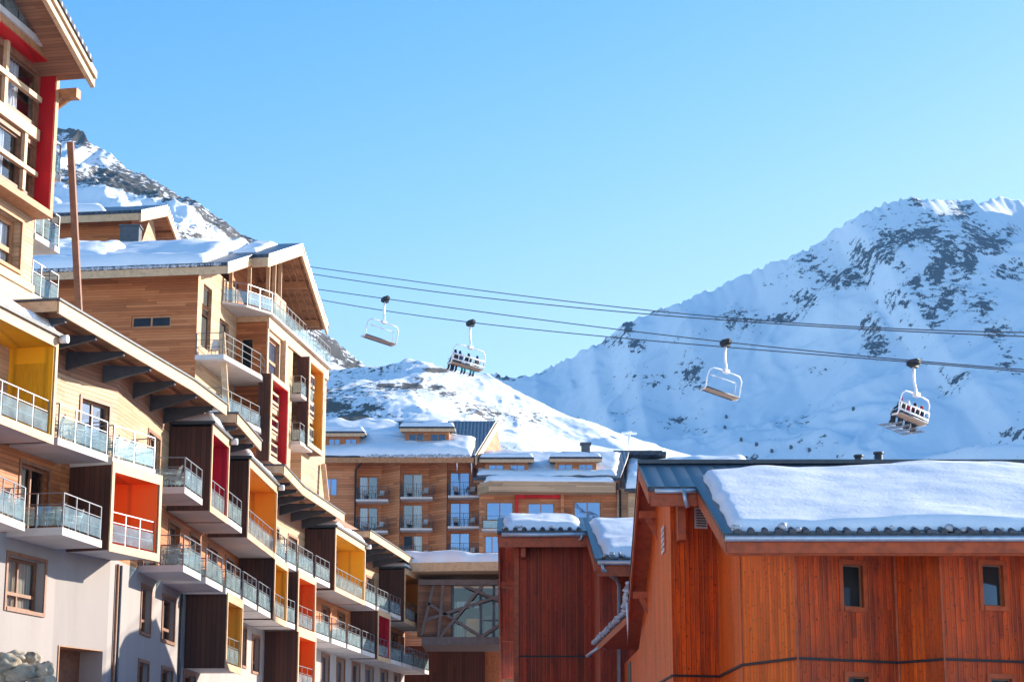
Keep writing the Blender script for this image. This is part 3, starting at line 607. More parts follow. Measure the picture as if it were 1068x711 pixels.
# door behind every balcony
def back_door(px0, px1, z, row, cur=None, w=1.9, mull=1):
    a, b = line_between(px0, px1, z); m = a.lerp(b, 0.5); f = foot(WL, m)
    for i in range(len(WL)-1):
        p, q = WL[i], WL[i+1]; k = (f-p).dot(q-p)/(q-p).dot(q-p)
        if -1e-3 <= k <= 1+1e-3: break
    fr = Fr(p, q-p); u = (f-p).dot(fr.t); L = (q-p).length; W_ = min(w, (b-a).length*0.62)
    u0 = max(0.15, min(u-W_/2, L-W_-0.15)); u1 = u0+W_; zb = z+SL+0.04; zt = z+SL+2.2
    if any(h[0] < u1+0.15 and u0-0.15 < h[1] and h[2] < zt and zb < h[3] for h in holes[i][row]) or u1 > L-0.05: return
    holes[i][row].append((u0, u1, zb, zt)); wins.append((fr, u0, u1, zb, zt, dict(depth=0.16, mull=mull, cur=cur, casing='brown', pane='pane', label=None)))
for i, (a, b) in enumerate(BAL2): back_door(a, b, Z2, 'c', cur=(0.5, 0.95, 'curtain') if i in (0, 2) else None)
for i, (a, b) in enumerate(BAL1[1:]): back_door(a, b, Z1, 'b', cur=(0.05, 0.5, 'curtain') if i in (1,) else None)
for a, b, *_ in BOX1+BOX0: pass
# walls
for key, zz0, zz1, mat, nm in (('a', -0.5, Z1+0.1, 'plaster', 'plaster_wall'), ('b', Z1+0.1, Z2+0.1, 'larch', 'timber_wall'), ('c', Z2+0.1, 15.25, 'pale', 'pale_timber_wall'), ('d', 15.25, 17.3, 'under', 'upper_timber_wall')):  # brown upper band has the canopy's shade put into its colour
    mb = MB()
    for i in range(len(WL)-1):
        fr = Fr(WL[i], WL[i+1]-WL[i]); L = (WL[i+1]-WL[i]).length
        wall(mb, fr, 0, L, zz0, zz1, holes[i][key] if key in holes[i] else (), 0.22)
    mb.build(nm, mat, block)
for fr, u0, u1, zb, zt, kw in wins:
    kw = dict(kw); lab = kw.pop('label', None); door = kw.pop('door', None)
    if door:
        mb = MB(); dpt = kw['depth']; mb.fbox(fr, u0, u1, -dpt-0.1, -dpt, zb, zt); d = mb.build('entrance_door', 'brown', block)
        m2 = MB(); m2.fbox(fr, u0+0.45, u0+0.75, -dpt, -dpt+0.02, zb+0.4, zt-0.5); m2.build('pane', 'curtain_w', d)
        m3 = MB(); m3.fbox(fr, u0, u1, -dpt, 0.004, zt-0.03, zt-0.002); m3.fbox(fr, u0+0.002, u0+0.05, -dpt, 0.03, zb, zt); m3.build('door_frame', 'tan', d)
    else: window(block, fr, u0, u1, zb, zt, **kw)
# body behind the walls (roof slab, rear) so that it is a solid block
BK = offset_line(PL, -13.5)
mb = MB()
for i in range(len(WL)-1):
    a, b, c, d = WL[i], WL[i+1], BK[i+1], BK[i]
    mb.face([(a.x, a.y, 17.3), (b.x, b.y, 17.3), (c.x, c.y, 17.3), (d.x, d.y, 17.3)]); mb.face([(d.x, d.y, -0.5), (c.x, c.y, -0.5), (c.x, c.y, 17.3), (d.x, d.y, 17.3)])
for a, d in ((WL[0], BK[0]), (WL[-1], BK[-1])): mb.face([(a.x, a.y, -0.5), (d.x, d.y, -0.5), (d.x, d.y, 17.3), (a.x, a.y, 17.3)])
mb.build('roof', 'larch', block)
mb = MB()
for i in range(len(WL)-1):
    a, b, c, d = WL[i], WL[i+1], BK[i+1], BK[i]; k = 0.25
    A = a.lerp(d, 0.10); B = b.lerp(c, 0.10); Cc = c.lerp(b, 0.03); Dd = d.lerp(a, 0.03)
    snow_quad(mb, A+V((0, 0, 17.3)), B+V((0, 0, 17.3)), Cc+V((0, 0, 17.3)), Dd+V((0, 0, 17.3)), 0.35, 14, 10, seed=i, rag=(0.05, 0.05), edge=0.3)
mb.build('roof_snow', 'snow', block)
# dividing joints / downpipes on the plaster wall
for px, zt in ((118, Z1), (121.5, Z1), (186, Z1)):
    q = on_line(WL, px, 7.0); n = V((0.97, -0.22, 0))*0.07
    mb = MB(); mb.tube([q+n+V((0, 0, -0.4)), q+n+V((0, 0, zt-0.05))], 0.055, 8); mb.build('downpipe', 'dmetal' if px != 118 else 'brown', block)
bal_spots = []
def balcony(a, b, z, aw=None, bw=None, sides=(True, True), rows=None, glass=True):
    """slab with its railing; a, b outer corners, aw, bw corners on the wall"""
    a = V((a.x, a.y, 0)); b = V((b.x, b.y, 0)); aw = aw or foot(WL, a); bw = bw or foot(WL, b)
    mb = MB(); mb.prism([a, b, bw, aw], z, z+SL)
    s = mb.build('balcony', 'slab', block)
    ins = 0.07; cen = (a+b+aw+bw)/4
    A = a.lerp(cen, 0.05); B = b.lerp(cen, 0.05)
    pts = ([aw.lerp(a, 0.06)] if sides[0] else [])+[A, B]+([bw.lerp(b, 0.06)] if sides[1] else [])
    railing(s, pts, z+SL, 1.08, glass=glass)
    bal_spots.append((a, b, aw, bw, z+SL)); return s
def step_end(px, z): return on_line(PL, px, z)
for row, lst, z in (('upper', BAL2, Z2), ('middle', BAL1, Z1)):
    boxes = BOX2 if row == 'upper' else BOX1
    for i, (p0, p1) in enumerate(lst):
        a, b = line_between(p0, p1, z)
        n = V(((b-a).y, -(b-a).x, 0)).normalized()
        if row == 'middle' and i == 1: a = a-n*0.2; b = b-n*0.5
        if row == 'middle' and i == 2: a = a+n*0.25
        if row == 'upper' and i == 0: b = b+n*0.1
        left_box = any(abs(q[1]-p0) < 4 for q in boxes); right_box = any(abs(q[0]-p1) < 8 for q in boxes)
        balcony(a, b, z, sides=(not left_box, not right_box))
def loggia(p0, p1, z, mat, word, h=3.1, top=None, rail=True):
    a, b = line_between(p0, p1, z); aw, bw = foot(WL, a), foot(WL, b)
    n = V(((b-a).y, -(b-a).x, 0)).normalized(); aw = aw+n*0.02; bw = bw+n*0.02
    t = (b-a).normalized(); zt = z+h; T = 0.16
    mb = MB()  # outer shell
    mb.prism([a, a+t*T, aw+t*T, aw], z, zt); mb.prism([b-t*T, b, bw, bw-t*T], z, zt)
    mb.mi = 1
    mb.prism([a+t*T, b-t*T, bw-t*T, aw+t*T], z+0.002, z+0.22)
    mb.mi = 0; mb.prism([a+t*T, b-t*T, bw-t*T, aw+t*T], zt-0.2, zt-0.002)
    o = mb.build('loggia', ['dark', 'slab'], block, 'dark timber box balcony lined in '+word)
    mb = MB(); e = 0.03; A = a+t*(T+0.002); B = b-t*(T+0.002); Aw = aw+t*(T+0.002)+n*0.12; Bw = bw-t*(T+0.002)+n*0.12; zb = z+0.23; zc = zt-0.21
    mb.prism([B-t*e, B, Bw, Bw-t*e], zb, zc); mb.prism([A, A+t*e, Aw+t*e, Aw], zb, zc); mb.prism([A+t*e, B-t*e, Bw-t*e, Aw+t*e], zc-e, zc)
    mb.build('lining', mat, o)
    # recessed back wall with a door
    mb = MB(); mb.prism([Aw+t*e, Bw-t*e, Bw-t*e-n*0.1, Aw+t*e-n*0.1], zb, zc-e); bw_ = mb.build('back_wall', 'pale', o)
    L = (Bw-Aw).length; fr = Fr(Aw+n*0.02, Bw-Aw); window(o, fr, L*0.3, L*0.3+min(1.6, L*0.5), zb+0.03, zb+2.1, n=0.09, depth=0.05, frame='brown', pane='pane', name='balcony_door')
    mb = MB(); f = n*0.05; W = 0.16    # pale timber frame round the opening
    A0 = a-t*0.03; B0 = b+t*0.03
    mb.prism([A0, A0+t*W, A0+t*W+f, A0+f], z-0.06, zt+0.08); mb.prism([B0-t*W, B0, B0+f, B0-t*W+f], z-0.06, zt+0.08)
    mb.prism([A0+t*W, B0-t*W, B0-t*W+f, A0+t*W+f], z-0.06, z+0.2); mb.prism([A0+t*W, B0-t*W, B0-t*W+f, A0+t*W+f], zt-0.26, zt+0.08)
    mb.build('trim', 'trim', o)
    if rail:
        A1 = a+t*(T+0.06)-n*0.08; B1 = b-t*(T+0.06)-n*0.08
        railing(o, [A1, B1], z+0.22, 1.05)
    if top == 'snow':
        mb = MB(); mb.prism([A0-t*0.1+f*3, B0+t*0.1+f*3, bw+t*0.1, aw-t*0.1], zt+0.08, zt+0.2); mb.build('roof_sheet', 'dmetal', o)
        mb = MB(); up = V((0, 0, zt+0.2)); snow_quad(mb, a+f+up, b+f+up, bw+up, aw+up, 0.34, 20, 10, seed=int(p0)+3, rag=(0.1, 0.1), edge=0.3, amp=0.6); mb.build('snow_cap', 'snow', o)
        mb = MB(); q = B0+f*2+V((0, 0, zt+0.02)); mb.tube([q, q+n*0.25], 0.13, 10); mb.build('drain_spout', 'white', o)
    bal_spots.append((a, b, aw, bw, z+0.22)); return o
for p0, p1, m, wd in BOX2: loggia(p0, p1, Z2, m, wd, h=3.25, top='snow')
for p0, p1, m, wd in BOX1: loggia(p0, p1, Z1, m, wd, h=2.82)
for p0, p1, m, wd in BOX0: loggia(p0, p1, Z0, m, wd, h=2.9)
# dark soffit battens under the rows
# ------------------------------------------------------------------ canopies
def canopy(pxs, zt=16.4, near_in=2.6, label=None, out=0.0, depth=None):
    z = zt; P = [atZ(x, y, zt) for x, y in pxs]; P = [V((p.x, p.y, 0)) for p in P]
    Q = offset_line(P, -(depth or DW+1.7)); IN = Q
    o = thing('x', 'x', 'x') if False else None
    mb = MB()
    tf = lambda p: zt+0.02; T = 0.16
    for i in range(len(P)-1):
        a, b, c, d = P[i], P[i+1], IN[i+1], IN[i]
        mb.prism([a, b, c, d], lambda p: zt-0.20, lambda p: zt-0.06)
    cn = mb.build('canopy', 'soffit', block, label)
    mb = MB()   # fascia outer + near end
    for i in range(len(P)-1):
        a, b = P[i], P[i+1]; t = (b-a).normalized(); n = V((t.y, -t.x, 0))*0.07
        mb.prism([a, b, b+n, a+n], zt-0.42, zt-0.02)
    a, d = P[0], IN[0]; t = (d-a).normalized(); m = (P[1]-P[0]).normalized()*0.07
    mb.prism([a-m, a, d, d-m], zt-0.36, zt-0.03)
    mb.build('fascia', 'trim', cn)
    mb = MB()   # dark sheet roof edge
    for i in range(len(P)-1):
        a, b, c, d = P[i], P[i+1], IN[i+1], IN[i]; t = (b-a).normalized(); n = V((t.y, -t.x, 0))*0.13; e0 = t*0.12 if i == 0 else t*0
        mb.prism([a+n-e0, b+n, c, d-e0], zt-0.018, zt+0.05)
    mb.build('roof_sheet', 'dmetal', cn)
    mb = MB(); up = V((0, 0, zt+0.05))
    for i in range(len(P)-1):
        n = (P[i]-IN[i])*0.1
        snow_quad(mb, P[i]-n*2.5+up, P[i+1]-n*2.5+up, IN[i+1]+up, IN[i]+up, 0.16, 16, 8, seed=i+40, rag=(0.4, 0.2), edge=0.3)
    mb.build('canopy_snow', 'snow', cn)
    # purlins along, steel brackets across
    mb = MB()
    for k in (0.25, 0.5, 0.75):
        for i in range(len(P)-1):
            a = P[i].lerp(IN[i], k)+V((0, 0, zt-0.27)); b = P[i+1].lerp(IN[i+1], k)+V((0, 0, zt-0.27)); mb.beam(a, b, 0.10, 0.14)
    mb.build('purlins', 'soffit', cn)
    for i in range(len(P)-1):
        L = (P[i+1]-P[i]).length; k = max(1, round(L/2.3))
        for j in range(k+(1 if i == len(P)-2 else 0)):
            s = (j+0.35)/(k+0.0)
            if s > 1: continue
            o_ = P[i].lerp(P[i+1], s); i_ = IN[i].lerp(IN[i+1], s); t = (P[i+1]-P[i]).normalized()*0.075
            wq = foot(WL, i_); tip = o_.lerp(wq, 0.03); mb = MB()
            mb.hexa([tip-t+V((0, 0, zt-0.50)), tip+t+V((0, 0, zt-0.50)), wq+t+V((0, 0, zt-0.95)), wq-t+V((0, 0, zt-0.95))], [tip-t+V((0, 0, zt-0.36)), tip+t+V((0, 0, zt-0.36)), wq+t+V((0, 0, zt-0.36)), wq-t+V((0, 0, zt-0.36))])
            mb.build('bracket', 'dmetal', cn)
    return cn
canopy([(60, 313), (200, 396), (235, 422)]); canopy([(246, 431), (271, 460)]); canopy([(295, 485), (315, 507), (358, 536)]); canopy([(385, 553), (431, 583)]); canopy([(450, 593), (458, 597)])
# ================================================================== tall timber block at the left edge (red framed bay)
az = math.radians(11.5); TT = (math.sin(az), math.cos(az))
q = atY(63.2, 70, 61.8); FT = Fr((q.x, q.y), TT)          # u = 0 at the right end of the bay front, n = 0 bay front plane
def th(px, py, n=0.0): return FT.hit(px, py, n)
zb0 = th(54.5, 228)[1]; zb1 = th(62, 66)[1]
tower = thing('apartment_tower', 'tall timber apartment block with a red framed window bay at the left edge', 'building', tuple(FT.p(-6, -5, 17.3)))
UB = -9.0; ZT = 25.2
# bay: outer pale frame, red reveal, glazed back
fw = 0.22; dp = 0.58; u1 = 0.0; u0 = UB
mb = MB()
mb.fbox(FT, u0, u1, -dp-0.1, 0, zb0, zb0+fw); mb.fbox(FT, u0, u1, -dp-0.1, 0, zb1-fw, zb1)
mb.fbox(FT, u1-fw, u1, -dp-0.1, 0.0, zb0+fw, zb1-fw)
bay = mb.build('bay_frame', 'tan', tower)
mb = MB()
mb.fbox(FT, u1-fw-0.035, u1-fw-0.001, -dp, -0.03, zb0+fw, zb1-fw); mb.fbox(FT, u0, u1-fw-0.036, -dp, -0.03, zb1-fw-0.035, zb1-fw-0.001)
mb.build('red_lining', 'red', bay)
# back wall of the bay with two storeys of windows
nb = -dp+0.02
zi0, zi1 = zb0+fw+0.001, zb1-fw-0.036
zz = lambda y, x=37: th(x, y, nb)[1]
uu = lambda x, y=130: th(x, y, nb)[0]
uR_ = uu(37.5); uM = uu(25); uM2 = uu(5, 90)
H = [(uM2-0.0, uR_, zz(129), zz(76)), (-7.5, uM2-0.25, zz(129), zz(76)), (uM+0.12, uR_, zz(206), zz(154)), (-7.5, uM-0.12, zz(206), zz(154))]
mb = MB(); wall(mb, FT, UB, -fw-0.036, zi0, zi1, H, 0.14, n=nb); mb.build('bay_wall', 'brown', bay)
for k, h in enumerate(H):
    window(bay, FT, *h, n=nb, depth=0.12, frame='brown', pane='pane', mull=0, rail=None, cur=((0.0, 0.62, 'curtain_w'), (0, 0.9, 'curtain_w'), (0.0, 0.1, 'curtain'), (0, 0.88, 'curtain_w'))[k], fw=0.06)
mb = MB()
mb.fbox(FT, UB, uR_+0.05, nb, nb+0.14, zz(148), zz(136))
mb.fbox(FT, UB, uR_+0.02, nb, nb+0.16, zz(106.5), zz(101)); mb.fbox(FT, UB, uR_+0.02, nb, nb+0.16, zz(187), zz(182))
mb.fbox(FT, uM2-0.22, uM2-0.02, nb, nb+0.12, zz(108)-1.0, zz(60)); mb.fbox(FT, uM-0.1, uM+0.1, nb, nb+0.12, zz(209), zz(188)); mb.fbox(FT, uM-0.1, uM+0.1, nb, nb+0.12, zz(181), zz(149))
mb.build('window_mullions', 'trim', bay)
# main walls (n = -0.62), right end wall, roof space
nW = -0.62; zlow = 16.6
zw0 = th(40, 302, nW)[1]; zw1 = th(36, 228, nW)[1]
hole = (-4.8, -0.9, zw0+0.25, zb0-0.35)
mb = MB(); wall(mb, FT, -14, 0.0, zlow, zb0-0.001, [hole, (-9.6, -6.2, zw0+0.25, zb0-0.35)], 0.35, n=nW)
wall(mb, FT, -14, UB, zb0-0.001, ZT, (), 0.2, n=nW)
mb.face([FT.p(0, nW, zlow), FT.p(0, -11, zlow), FT.p(0, -11, ZT), FT.p(0, nW, ZT)]); mb.face([FT.p(-14, nW, zlow), FT.p(-14, -11, zlow), FT.p(-14, -11, ZT), FT.p(-14, nW, ZT)])
mb.face([FT.p(-14, -11, zlow), FT.p(0, -11, zlow), FT.p(0, -11, ZT), FT.p(-14, -11, ZT)])
mb.build('wall', 'pale', tower)
for h in (hole, (-9.6, -6.2, zw0+0.25, zb0-0.35)): window(tower, FT, *h, n=nW, depth=0.30, frame='tan', mull=1, rail=0.38, cur=(0.0, 0.96, 'curtain_w'), casing='tan', fw=0.14)
mb = MB(); mb.fbox(FT, -14, 0.02, nW, nW+0.12, zw0-0.25, zw0-0.02); mb.fbox(FT, -14, 0.02, nW, nW+0.06, zw0-0.9, zw0-0.26); mb.build('base_band', 'trim', tower)
# top terrace on the bay, recessed gable wall, railing
zt0 = zb1
mb = MB(); mb.fbox(FT, UB-5, -0.35, -3.0, 0.10, zt0+0.001, zt0+0.20); tr = mb.build('terrace', 'slab', tower)
railing(tr, [FT.p(UB-5, -0.02, 0), FT.p(-2.2, -0.02, 0), FT.p(-2.2, -0.6, 0)], zt0+0.2, 1.1)
# gable roof: eave at the right (u = 1.0), rising to the left
def zr_(u, zc=None): return ze+(ue-u)*sl
pe = th(93.5, 79, 1.05); ue = pe[0]; ze = pe[1]-0.1; p2 = th(50, 0, 1.05); sl = (p2[1]-pe[1])/(ue-p2[0])
mb = MB(); rz = lambda off: (lambda p: ze+(ue-((V((p[0], p[1], 0))-FT.o).dot(FT.t)))*sl+off)
uR = -9.5; PLN = [FT.p(ue, 1.05, 0), FT.p(uR, 1.05, 0), FT.p(uR, -12, 0), FT.p(ue, -12, 0)]
mb.prism(PLN, rz(0.0), rz(0.16)); rf = mb.build('roof', 'under', tower)
mb = MB(); q4 = [FT.p(ue+0.06, 1.22, 0), FT.p(uR, 1.22, 0), FT.p(uR, 1.07, 0), FT.p(ue+0.06, 1.07, 0)]
mb.prism(q4, rz(-0.28), rz(0.06)); q5 = [FT.p(ue+0.02, 1.30, 0), FT.p(uR, 1.30, 0), FT.p(uR, 1.225, 0), FT.p(ue+0.02, 1.225, 0)]; mb.prism(q5, rz(-0.02), rz(0.22))
mb.build('verge_board', 'trim', rf)
mb = MB(); q6 = [FT.p(ue-0.5, 1.36, 0), FT.p(uR, 1.36, 0), FT.p(uR, -12, 0), FT.p(ue-0.5, -12, 0)]; mb.prism(q6, rz(0.165), rz(0.30)); mb.build('roof_sheet', 'tiles', rf)
mb = MB()
A = [FT.p(ue-0.6, 1.2, 0), FT.p(ue-0.6, -11.5, 0), FT.p(uR, -11.5, 0), FT.p(uR, 1.2, 0)]; A = [V((a.x, a.y, rz(0.3)(a))) for a in A]
snow_quad(mb, A[1], A[0], A[3], A[2], 0.3, 24, 14, seed=61); mb.build('roof_snow', 'snow', rf)
mb = MB(); mb.fbox(FT, 0.12, 0.46, -2.6, 0.55, rz(-0.42)(FT.p(0.3, 0, 0)), rz(-0.04)(FT.p(0.46, 0, 0))); mb.build('purlin', 'tan', rf)
mb = MB(); mb.beam(FT.p(0.28, -0.6, rz(-0.95)(FT.p(0.3, 0, 0))), FT.p(0.28, 0.2, rz(-0.42)(FT.p(0.3, 0, 0))), 0.12, 0.14); mb.build('brace', 'tan', rf)
mb = MB()   # gable wall set back under the roof
g0 = [FT.p(0, -1.6, ZT-0.6), FT.p(-9.5, -1.6, ZT-0.6)]
mb.face([FT.p(0, -1.6, zt0), FT.p(-9.5, -1.6, zt0), FT.p(-9.5, -1.6, rz(0)(FT.p(-9.5, 0, 0))), FT.p(0, -1.6, rz(0)(FT.p(0, 0, 0)))]); mb.face([FT.p(0, -1.6, zt0), FT.p(0, -11, zt0), FT.p(0, -11, rz(0)(FT.p(0, 0, 0))), FT.p(0, -1.6, rz(0)(FT.p(0, 0, 0)))])
mb.build('gable_wall', 'under', tower)
# end balconies to the right of the tower with the leaning post
col_t = atY(73.5, 149, 63.6); col_b = atY(83.5, 322, 63.6)
for k, (ya, yb) in enumerate(((183, 172), (257, 243), (318, 305))):
    z = atY(66, ya, 63.2).z; w_ = (1.55, 1.75, 1.9)[k]
    mb = MB(); mb.fbox(FT, 0.02, w_+0.15, -3.2, nW+0.05, z-0.1, z+0.1); bl = mb.build('end_balcony', 'slab', tower)
    railing(bl, [FT.p(0.05, nW, 0), FT.p(w_+0.1, nW, 0), FT.p(w_+0.1, -3.1, 0)], z+0.1, 1.08, step=0.7)
post = MB(); d = FT.n*0.12
post.beam(col_b+V((0, 0, -0.4)), col_t, 0.20, 0.24, up=V((0, 1, 0))); post.build('leaning_post', 'brown', tower)
# ================================================================== gabled timber block behind the canopies
az = math.radians(8); TG = (math.sin(az), math.cos(az))
c0 = atY(276, 430, 108.0); FG = Fr((c0.x, c0.y), TG)      # u = 0 near corner of the right facade, n = 0 facade plane
gb = thing('gabled_building', 'horizontally clad timber block with a deep gable roof and snow, behind the curved canopies', 'building', tuple(FG.p(0, -8, 12)))
def gh(px, py, n=0.0): return FG.hit(px, py, n)
LEN = gh(339.5, 450)[0]; zB = 11.0
zdeck = 27.7
NC = -1.75; UC = -7.4       # front block C1: right wall at n = NC, front plane at u = UC
FF = Fr(FG.p(UC, NC, 0)[:2], (-FG.n.x, -FG.n.y), flip=False)   # front wall frame: u to the left
if FF.n.y > 0: FF.n = -FF.n
ze1 = FF.hit(200, 293)[1]
# --- openings on the right facade, from photo rectangles
def rc(px0, px1, py_top, py_bot, n=0.0):
    u0 = gh(px0, py_top, n)[0]; u1 = gh(px1, py_top, n)[0]; return (u0, u1, gh(px0, py_bot, n)[1], gh(px0, py_top, n)[1])
fl = [zdeck-2.8*k for k in range(7)]
W1 = rc(280.3, 291.5, 350, 389); wy = rc(314, 329, 478, 512); wz = rc(318, 326, 500, 520)
loft = []
H = [W1]
uB0, uB1 = gh(303.5, 450)[0], gh(315, 450)[0]         # recessed balcony strip between the coloured frames
mb = MB()
zf = [gh(303.5, y)[1] for y in (412, 462)]
wall(mb, FG, 0, uB0, zB, zdeck, [W1, (1.2, 2.6, zB+0.5, 15)], 0.25); wall(mb, FG, uB1, LEN, zB, zdeck, [(uB1+0.5, uB1+3.0, zB+1.5, 17.0)], 0.25)
wall(mb, FG, uB0, uB1, zB, zdeck, [(uB0+0.4, uB1-0.3, z_+0.15, z_+2.3) for z_ in zf], 0.15, n=-1.3)
for u in (uB0, uB1): mb.face([FG.p(u, 0, zB), FG.p(u, -1.3, zB), FG.p(u, -1.3, zdeck), FG.p(u, 0, zdeck)])
mb.build('right_wall', 'pale', gb)
window(gb, FG, *W1, depth=0.2, frame='tan', pane='pane_blue', mull=0, rail=0.4, fw=0.14, casing='trim')
window(gb, FG, uB1+0.5, uB1+3.0, zB+1.5, 17.0, depth=0.2, frame='tan', pane='pane_blue', mull=1, rail=0.4, fw=0.1, casing='trim')
for z_ in zf: window(gb, FG, uB0+0.4, uB1-0.3, z_+0.15, z_+2.3, n=-1.3, depth=0.12, frame='tan', pane='pane', mull=1)
mb = MB(); mb.fbox(FG, 0, LEN, 0.0, 0.12, zdeck-0.7, zdeck); mb.fbox(FG, -0.002, 0.0, NC+0.02, 0.12, zdeck-0.3, zdeck); mb.build('deck_band', 'trim', gb)
mb = MB(); mb.fbox(FG, 0, 0.22, 0, 0.07, zB, zdeck-0.7); mb.fbox(FG, gh(291.9, 400)[0], gh(294, 400)[0], 0, 0.3, 20.5, zdeck-0.7); mb.build('corner_board', 'trim', gb)
# balconies of the recessed strip
for z_ in zf:
    mb = MB(); mb.fbox(FG, uB0-0.2, uB1+0.1, -1.25, 0.62, z_-0.12, z_+0.08); b_ = mb.build('balcony', 'slab', gb)
    railing(b_, [FG.p(uB0-0.15, 0.1, 0), FG.p(uB0-0.15, 0.56, 0), FG.p(uB1+0.05, 0.56, 0), FG.p(uB1+0.05, 0.1, 0)], z_+0.08, 1.08)
# coloured projecting frames
def cframe(pxa, pxb, ytop, ybot, colr, word, pr=0.75, rows=2):
    u0 = gh(pxa, ytop, pr)[0]; u1 = gh(pxb, ytop, pr)[0]; zt = gh(pxa, ytop, pr)[1]; zb = gh(pxa, ybot, pr)[1]; T = 0.28
    mb = MB(); mb.fbox(FG, u0, u0+T, 0.002, pr-0.05, zb, zt); mb.fbox(FG, u1-T, u1, 0.002, pr-0.05, zb, zt); mb.fbox(FG, u0+T, u1-T, 0.002, pr-0.05, zb, zb+T); mb.fbox(FG, u0+T, u1-T, 0.002, pr-0.05, zt-T, zt)
    o = mb.build('bay_frame', 'dark', gb, 'projecting timber bay frame lined in '+word)
    mb = MB(); mb.fbox(FG, u0, u0+T*0.9, pr-0.05, pr, zb, zt); mb.fbox(FG, u1-T*0.9, u1, pr-0.05, pr, zb, zt); mb.fbox(FG, u0+T*0.9, u1-T*0.9, pr-0.05, pr, zb, zb+T); mb.fbox(FG, u0+T*0.9, u1-T*0.9, pr-0.05, pr, zt-T, zt); mb.build('trim', 'trim', o)
    mb = MB(); e = 0.03; mb.fbox(FG, u1-T-e, u1-T-0.001, 0.003, pr-0.04, zb+T, zt-T); mb.fbox(FG, u0+T, u1-T-e, 0.003, pr-0.04, zt-T-e, zt-T-0.001); mb.build('lining', colr, o)
    L = u1-u0-2*T; hh = (zt-zb-2*T)/rows
    for k in range(rows):
        za = zb+T+k*hh+0.25; window(o, FG, u0+T+0.15, u1-T-0.2, za, za+hh-0.55, n=0.30, depth=0.05, frame='trim', pane='pane_blue' if k else 'pane', mull=1, rail=0.35, fw=0.12)
        mb = MB(); mb.fbox(FG, u0+T, u1-T-e, 0.004, 0.22, za-0.27, za-0.01); mb.build('sill_band', 'trim', o)
cframe(283.5, 302.6, 389, 482, 'red', 'red', rows=3); cframe(323.3, 339, 371.5, 466, 'orange', 'orange', rows=3)
# near face of the stepped block and the front block
mb = MB(); FN = Fr(FG.p(0, NC, 0)[:2], (FG.n.x, FG.n.y))
if FN.n.y > 0: FN.n = -FN.n
wN = -NC
wall(mb, FN, 0, wN, zB, zdeck, [(0.25, 1.0, zdeck-3.6, zdeck-1.2)], 0.2)
mb.build('near_wall', 'larch', gb); window(gb, FN, 0.25, 1.0, zdeck-3.6, zdeck-1.2, depth=0.15, frame='tan', pane='pane_dark', mull=0)
mb = MB()
wf = [(FF.hit(178.5, 334)[0], FF.hit(137, 334)[0], FF.hit(160, 341.5)[1], FF.hit(160, 329)[1])]
wf = [(min(a, b), max(a, b), c, d) for a, b, c, d in wf]
zf1 = ze1+0.15
wall(mb, FF, 0, 14, zB, zf1+1.0, wf, 0.2); mb.build('front_wall', 'larch', gb)
w_ = window(gb, FF, *wf[0], depth=0.12, frame='tan', mull=1, pane='pane_dark', fw=0.1)
FR = Fr(FG.p(UC, NC, 0)[:2], TG)
uw = lambda px, py: FR.hit(px, py)
hA = (uw(212, 312)[0], uw(221, 312)[0], uw(216, 329)[1], uw(216, 298)[1]); hB = (uw(209, 365)[0], uw(219, 365)[0], 24.6, 26.9); hC = (uw(228, 365)[0], uw(238, 365)[0], 24.6, 26.9)
mb = MB(); wall(mb, FR, 0, -UC, zB, zf1+1.2, [hA, hB, hC], 0.25); mb.build('niche_wall', 'pale', gb)
for h in (hA, hB, hC): window(gb, FR, *h, depth=0.2, frame='brown', pane='pane_dark', mull=0)
# niche balconies
for k, (pa, pb) in enumerate((((204, 372), (256, 388)), ((206, 432), (262, 447)))):
    z = FR.hit(206, pa[1], 0.0)[1]-0.1 if k == 0 else FR.hit(206, 372)[1]-0.1-2.9
    mb = MB(); P4 = [FR.p(-0.15, 0.0, 0), FR.p(-0.15, 1.55, 0), FR.p(5.2, 2.1, 0), FR.p(6.9, 1.9, 0), FR.p(6.9, 0.0, 0)]
    mb.prism(P4, z-0.15, z+0.1); b_ = mb.build('balcony', 'slab', gb)
    railing(b_, [FR.p(-0.1, 0.05, 0), FR.p(-0.1, 1.48, 0), FR.p(5.2, 2.03, 0), FR.p(6.85, 1.8, 0)], z+0.1, 1.15, step=1.2, mat='dmetal', glass=(k == 1))
    if k == 0: NICHE = (FR.p(0.8, 0.7, z+0.1), z+0.1)
mb = MB(); a = atY(231.5, 347, 101.5); b = atY(238.5, 436, 101.5); mb.beam(b+V((0, 0, -1)), a, 0.30, 0.26, up=V((0, 1, 0))); mb.build('leaning_post', 'trim', gb)
a = atY(337, 484, 121); b = atY(341, 522, 121); mb = MB(); mb.beam(b, a, 0.3, 0.3, up=V((0, 1, 0))); mb.build('leaning_post', 'trim', gb)
# roof terrace on the stepped block
mb = MB(); mb.prism([FG.p(-0.2, 0.35, 0), FG.p(LEN, 0.35, 0), FG.p(LEN, -3, 0), FG.p(-0.2, NC-1.0, 0), FG.p(-3.2, NC+0.05, 0), FG.p(-2.2, -0.6, 0)], zdeck+0.002, zdeck+0.14); dk = mb.build('terrace', 'slab', gb)
railing(dk, [FG.p(-3.1, NC+0.1, 0), FG.p(-2.15, -0.55, 0), FG.p(-0.15, 0.28, 0), FG.p(LEN-0.3, 0.28, 0)], zdeck+0.14, 1.15, step=0.9)
ridge = atY(313, 257, FG.p(3.7, 1.05, 0).y); uA = FG.hit(313, 257, 1.05)[0]; zA = FG.hit(313, 257, 1.05)[1]
eN = FG.hit(277.5, 275, 1.05); eF = FG.hit(340, 341, 1.05)
s1 = (zA-eN[1])/(uA-eN[0]); s2 = (zA-eF[1])/(eF[0]-uA)
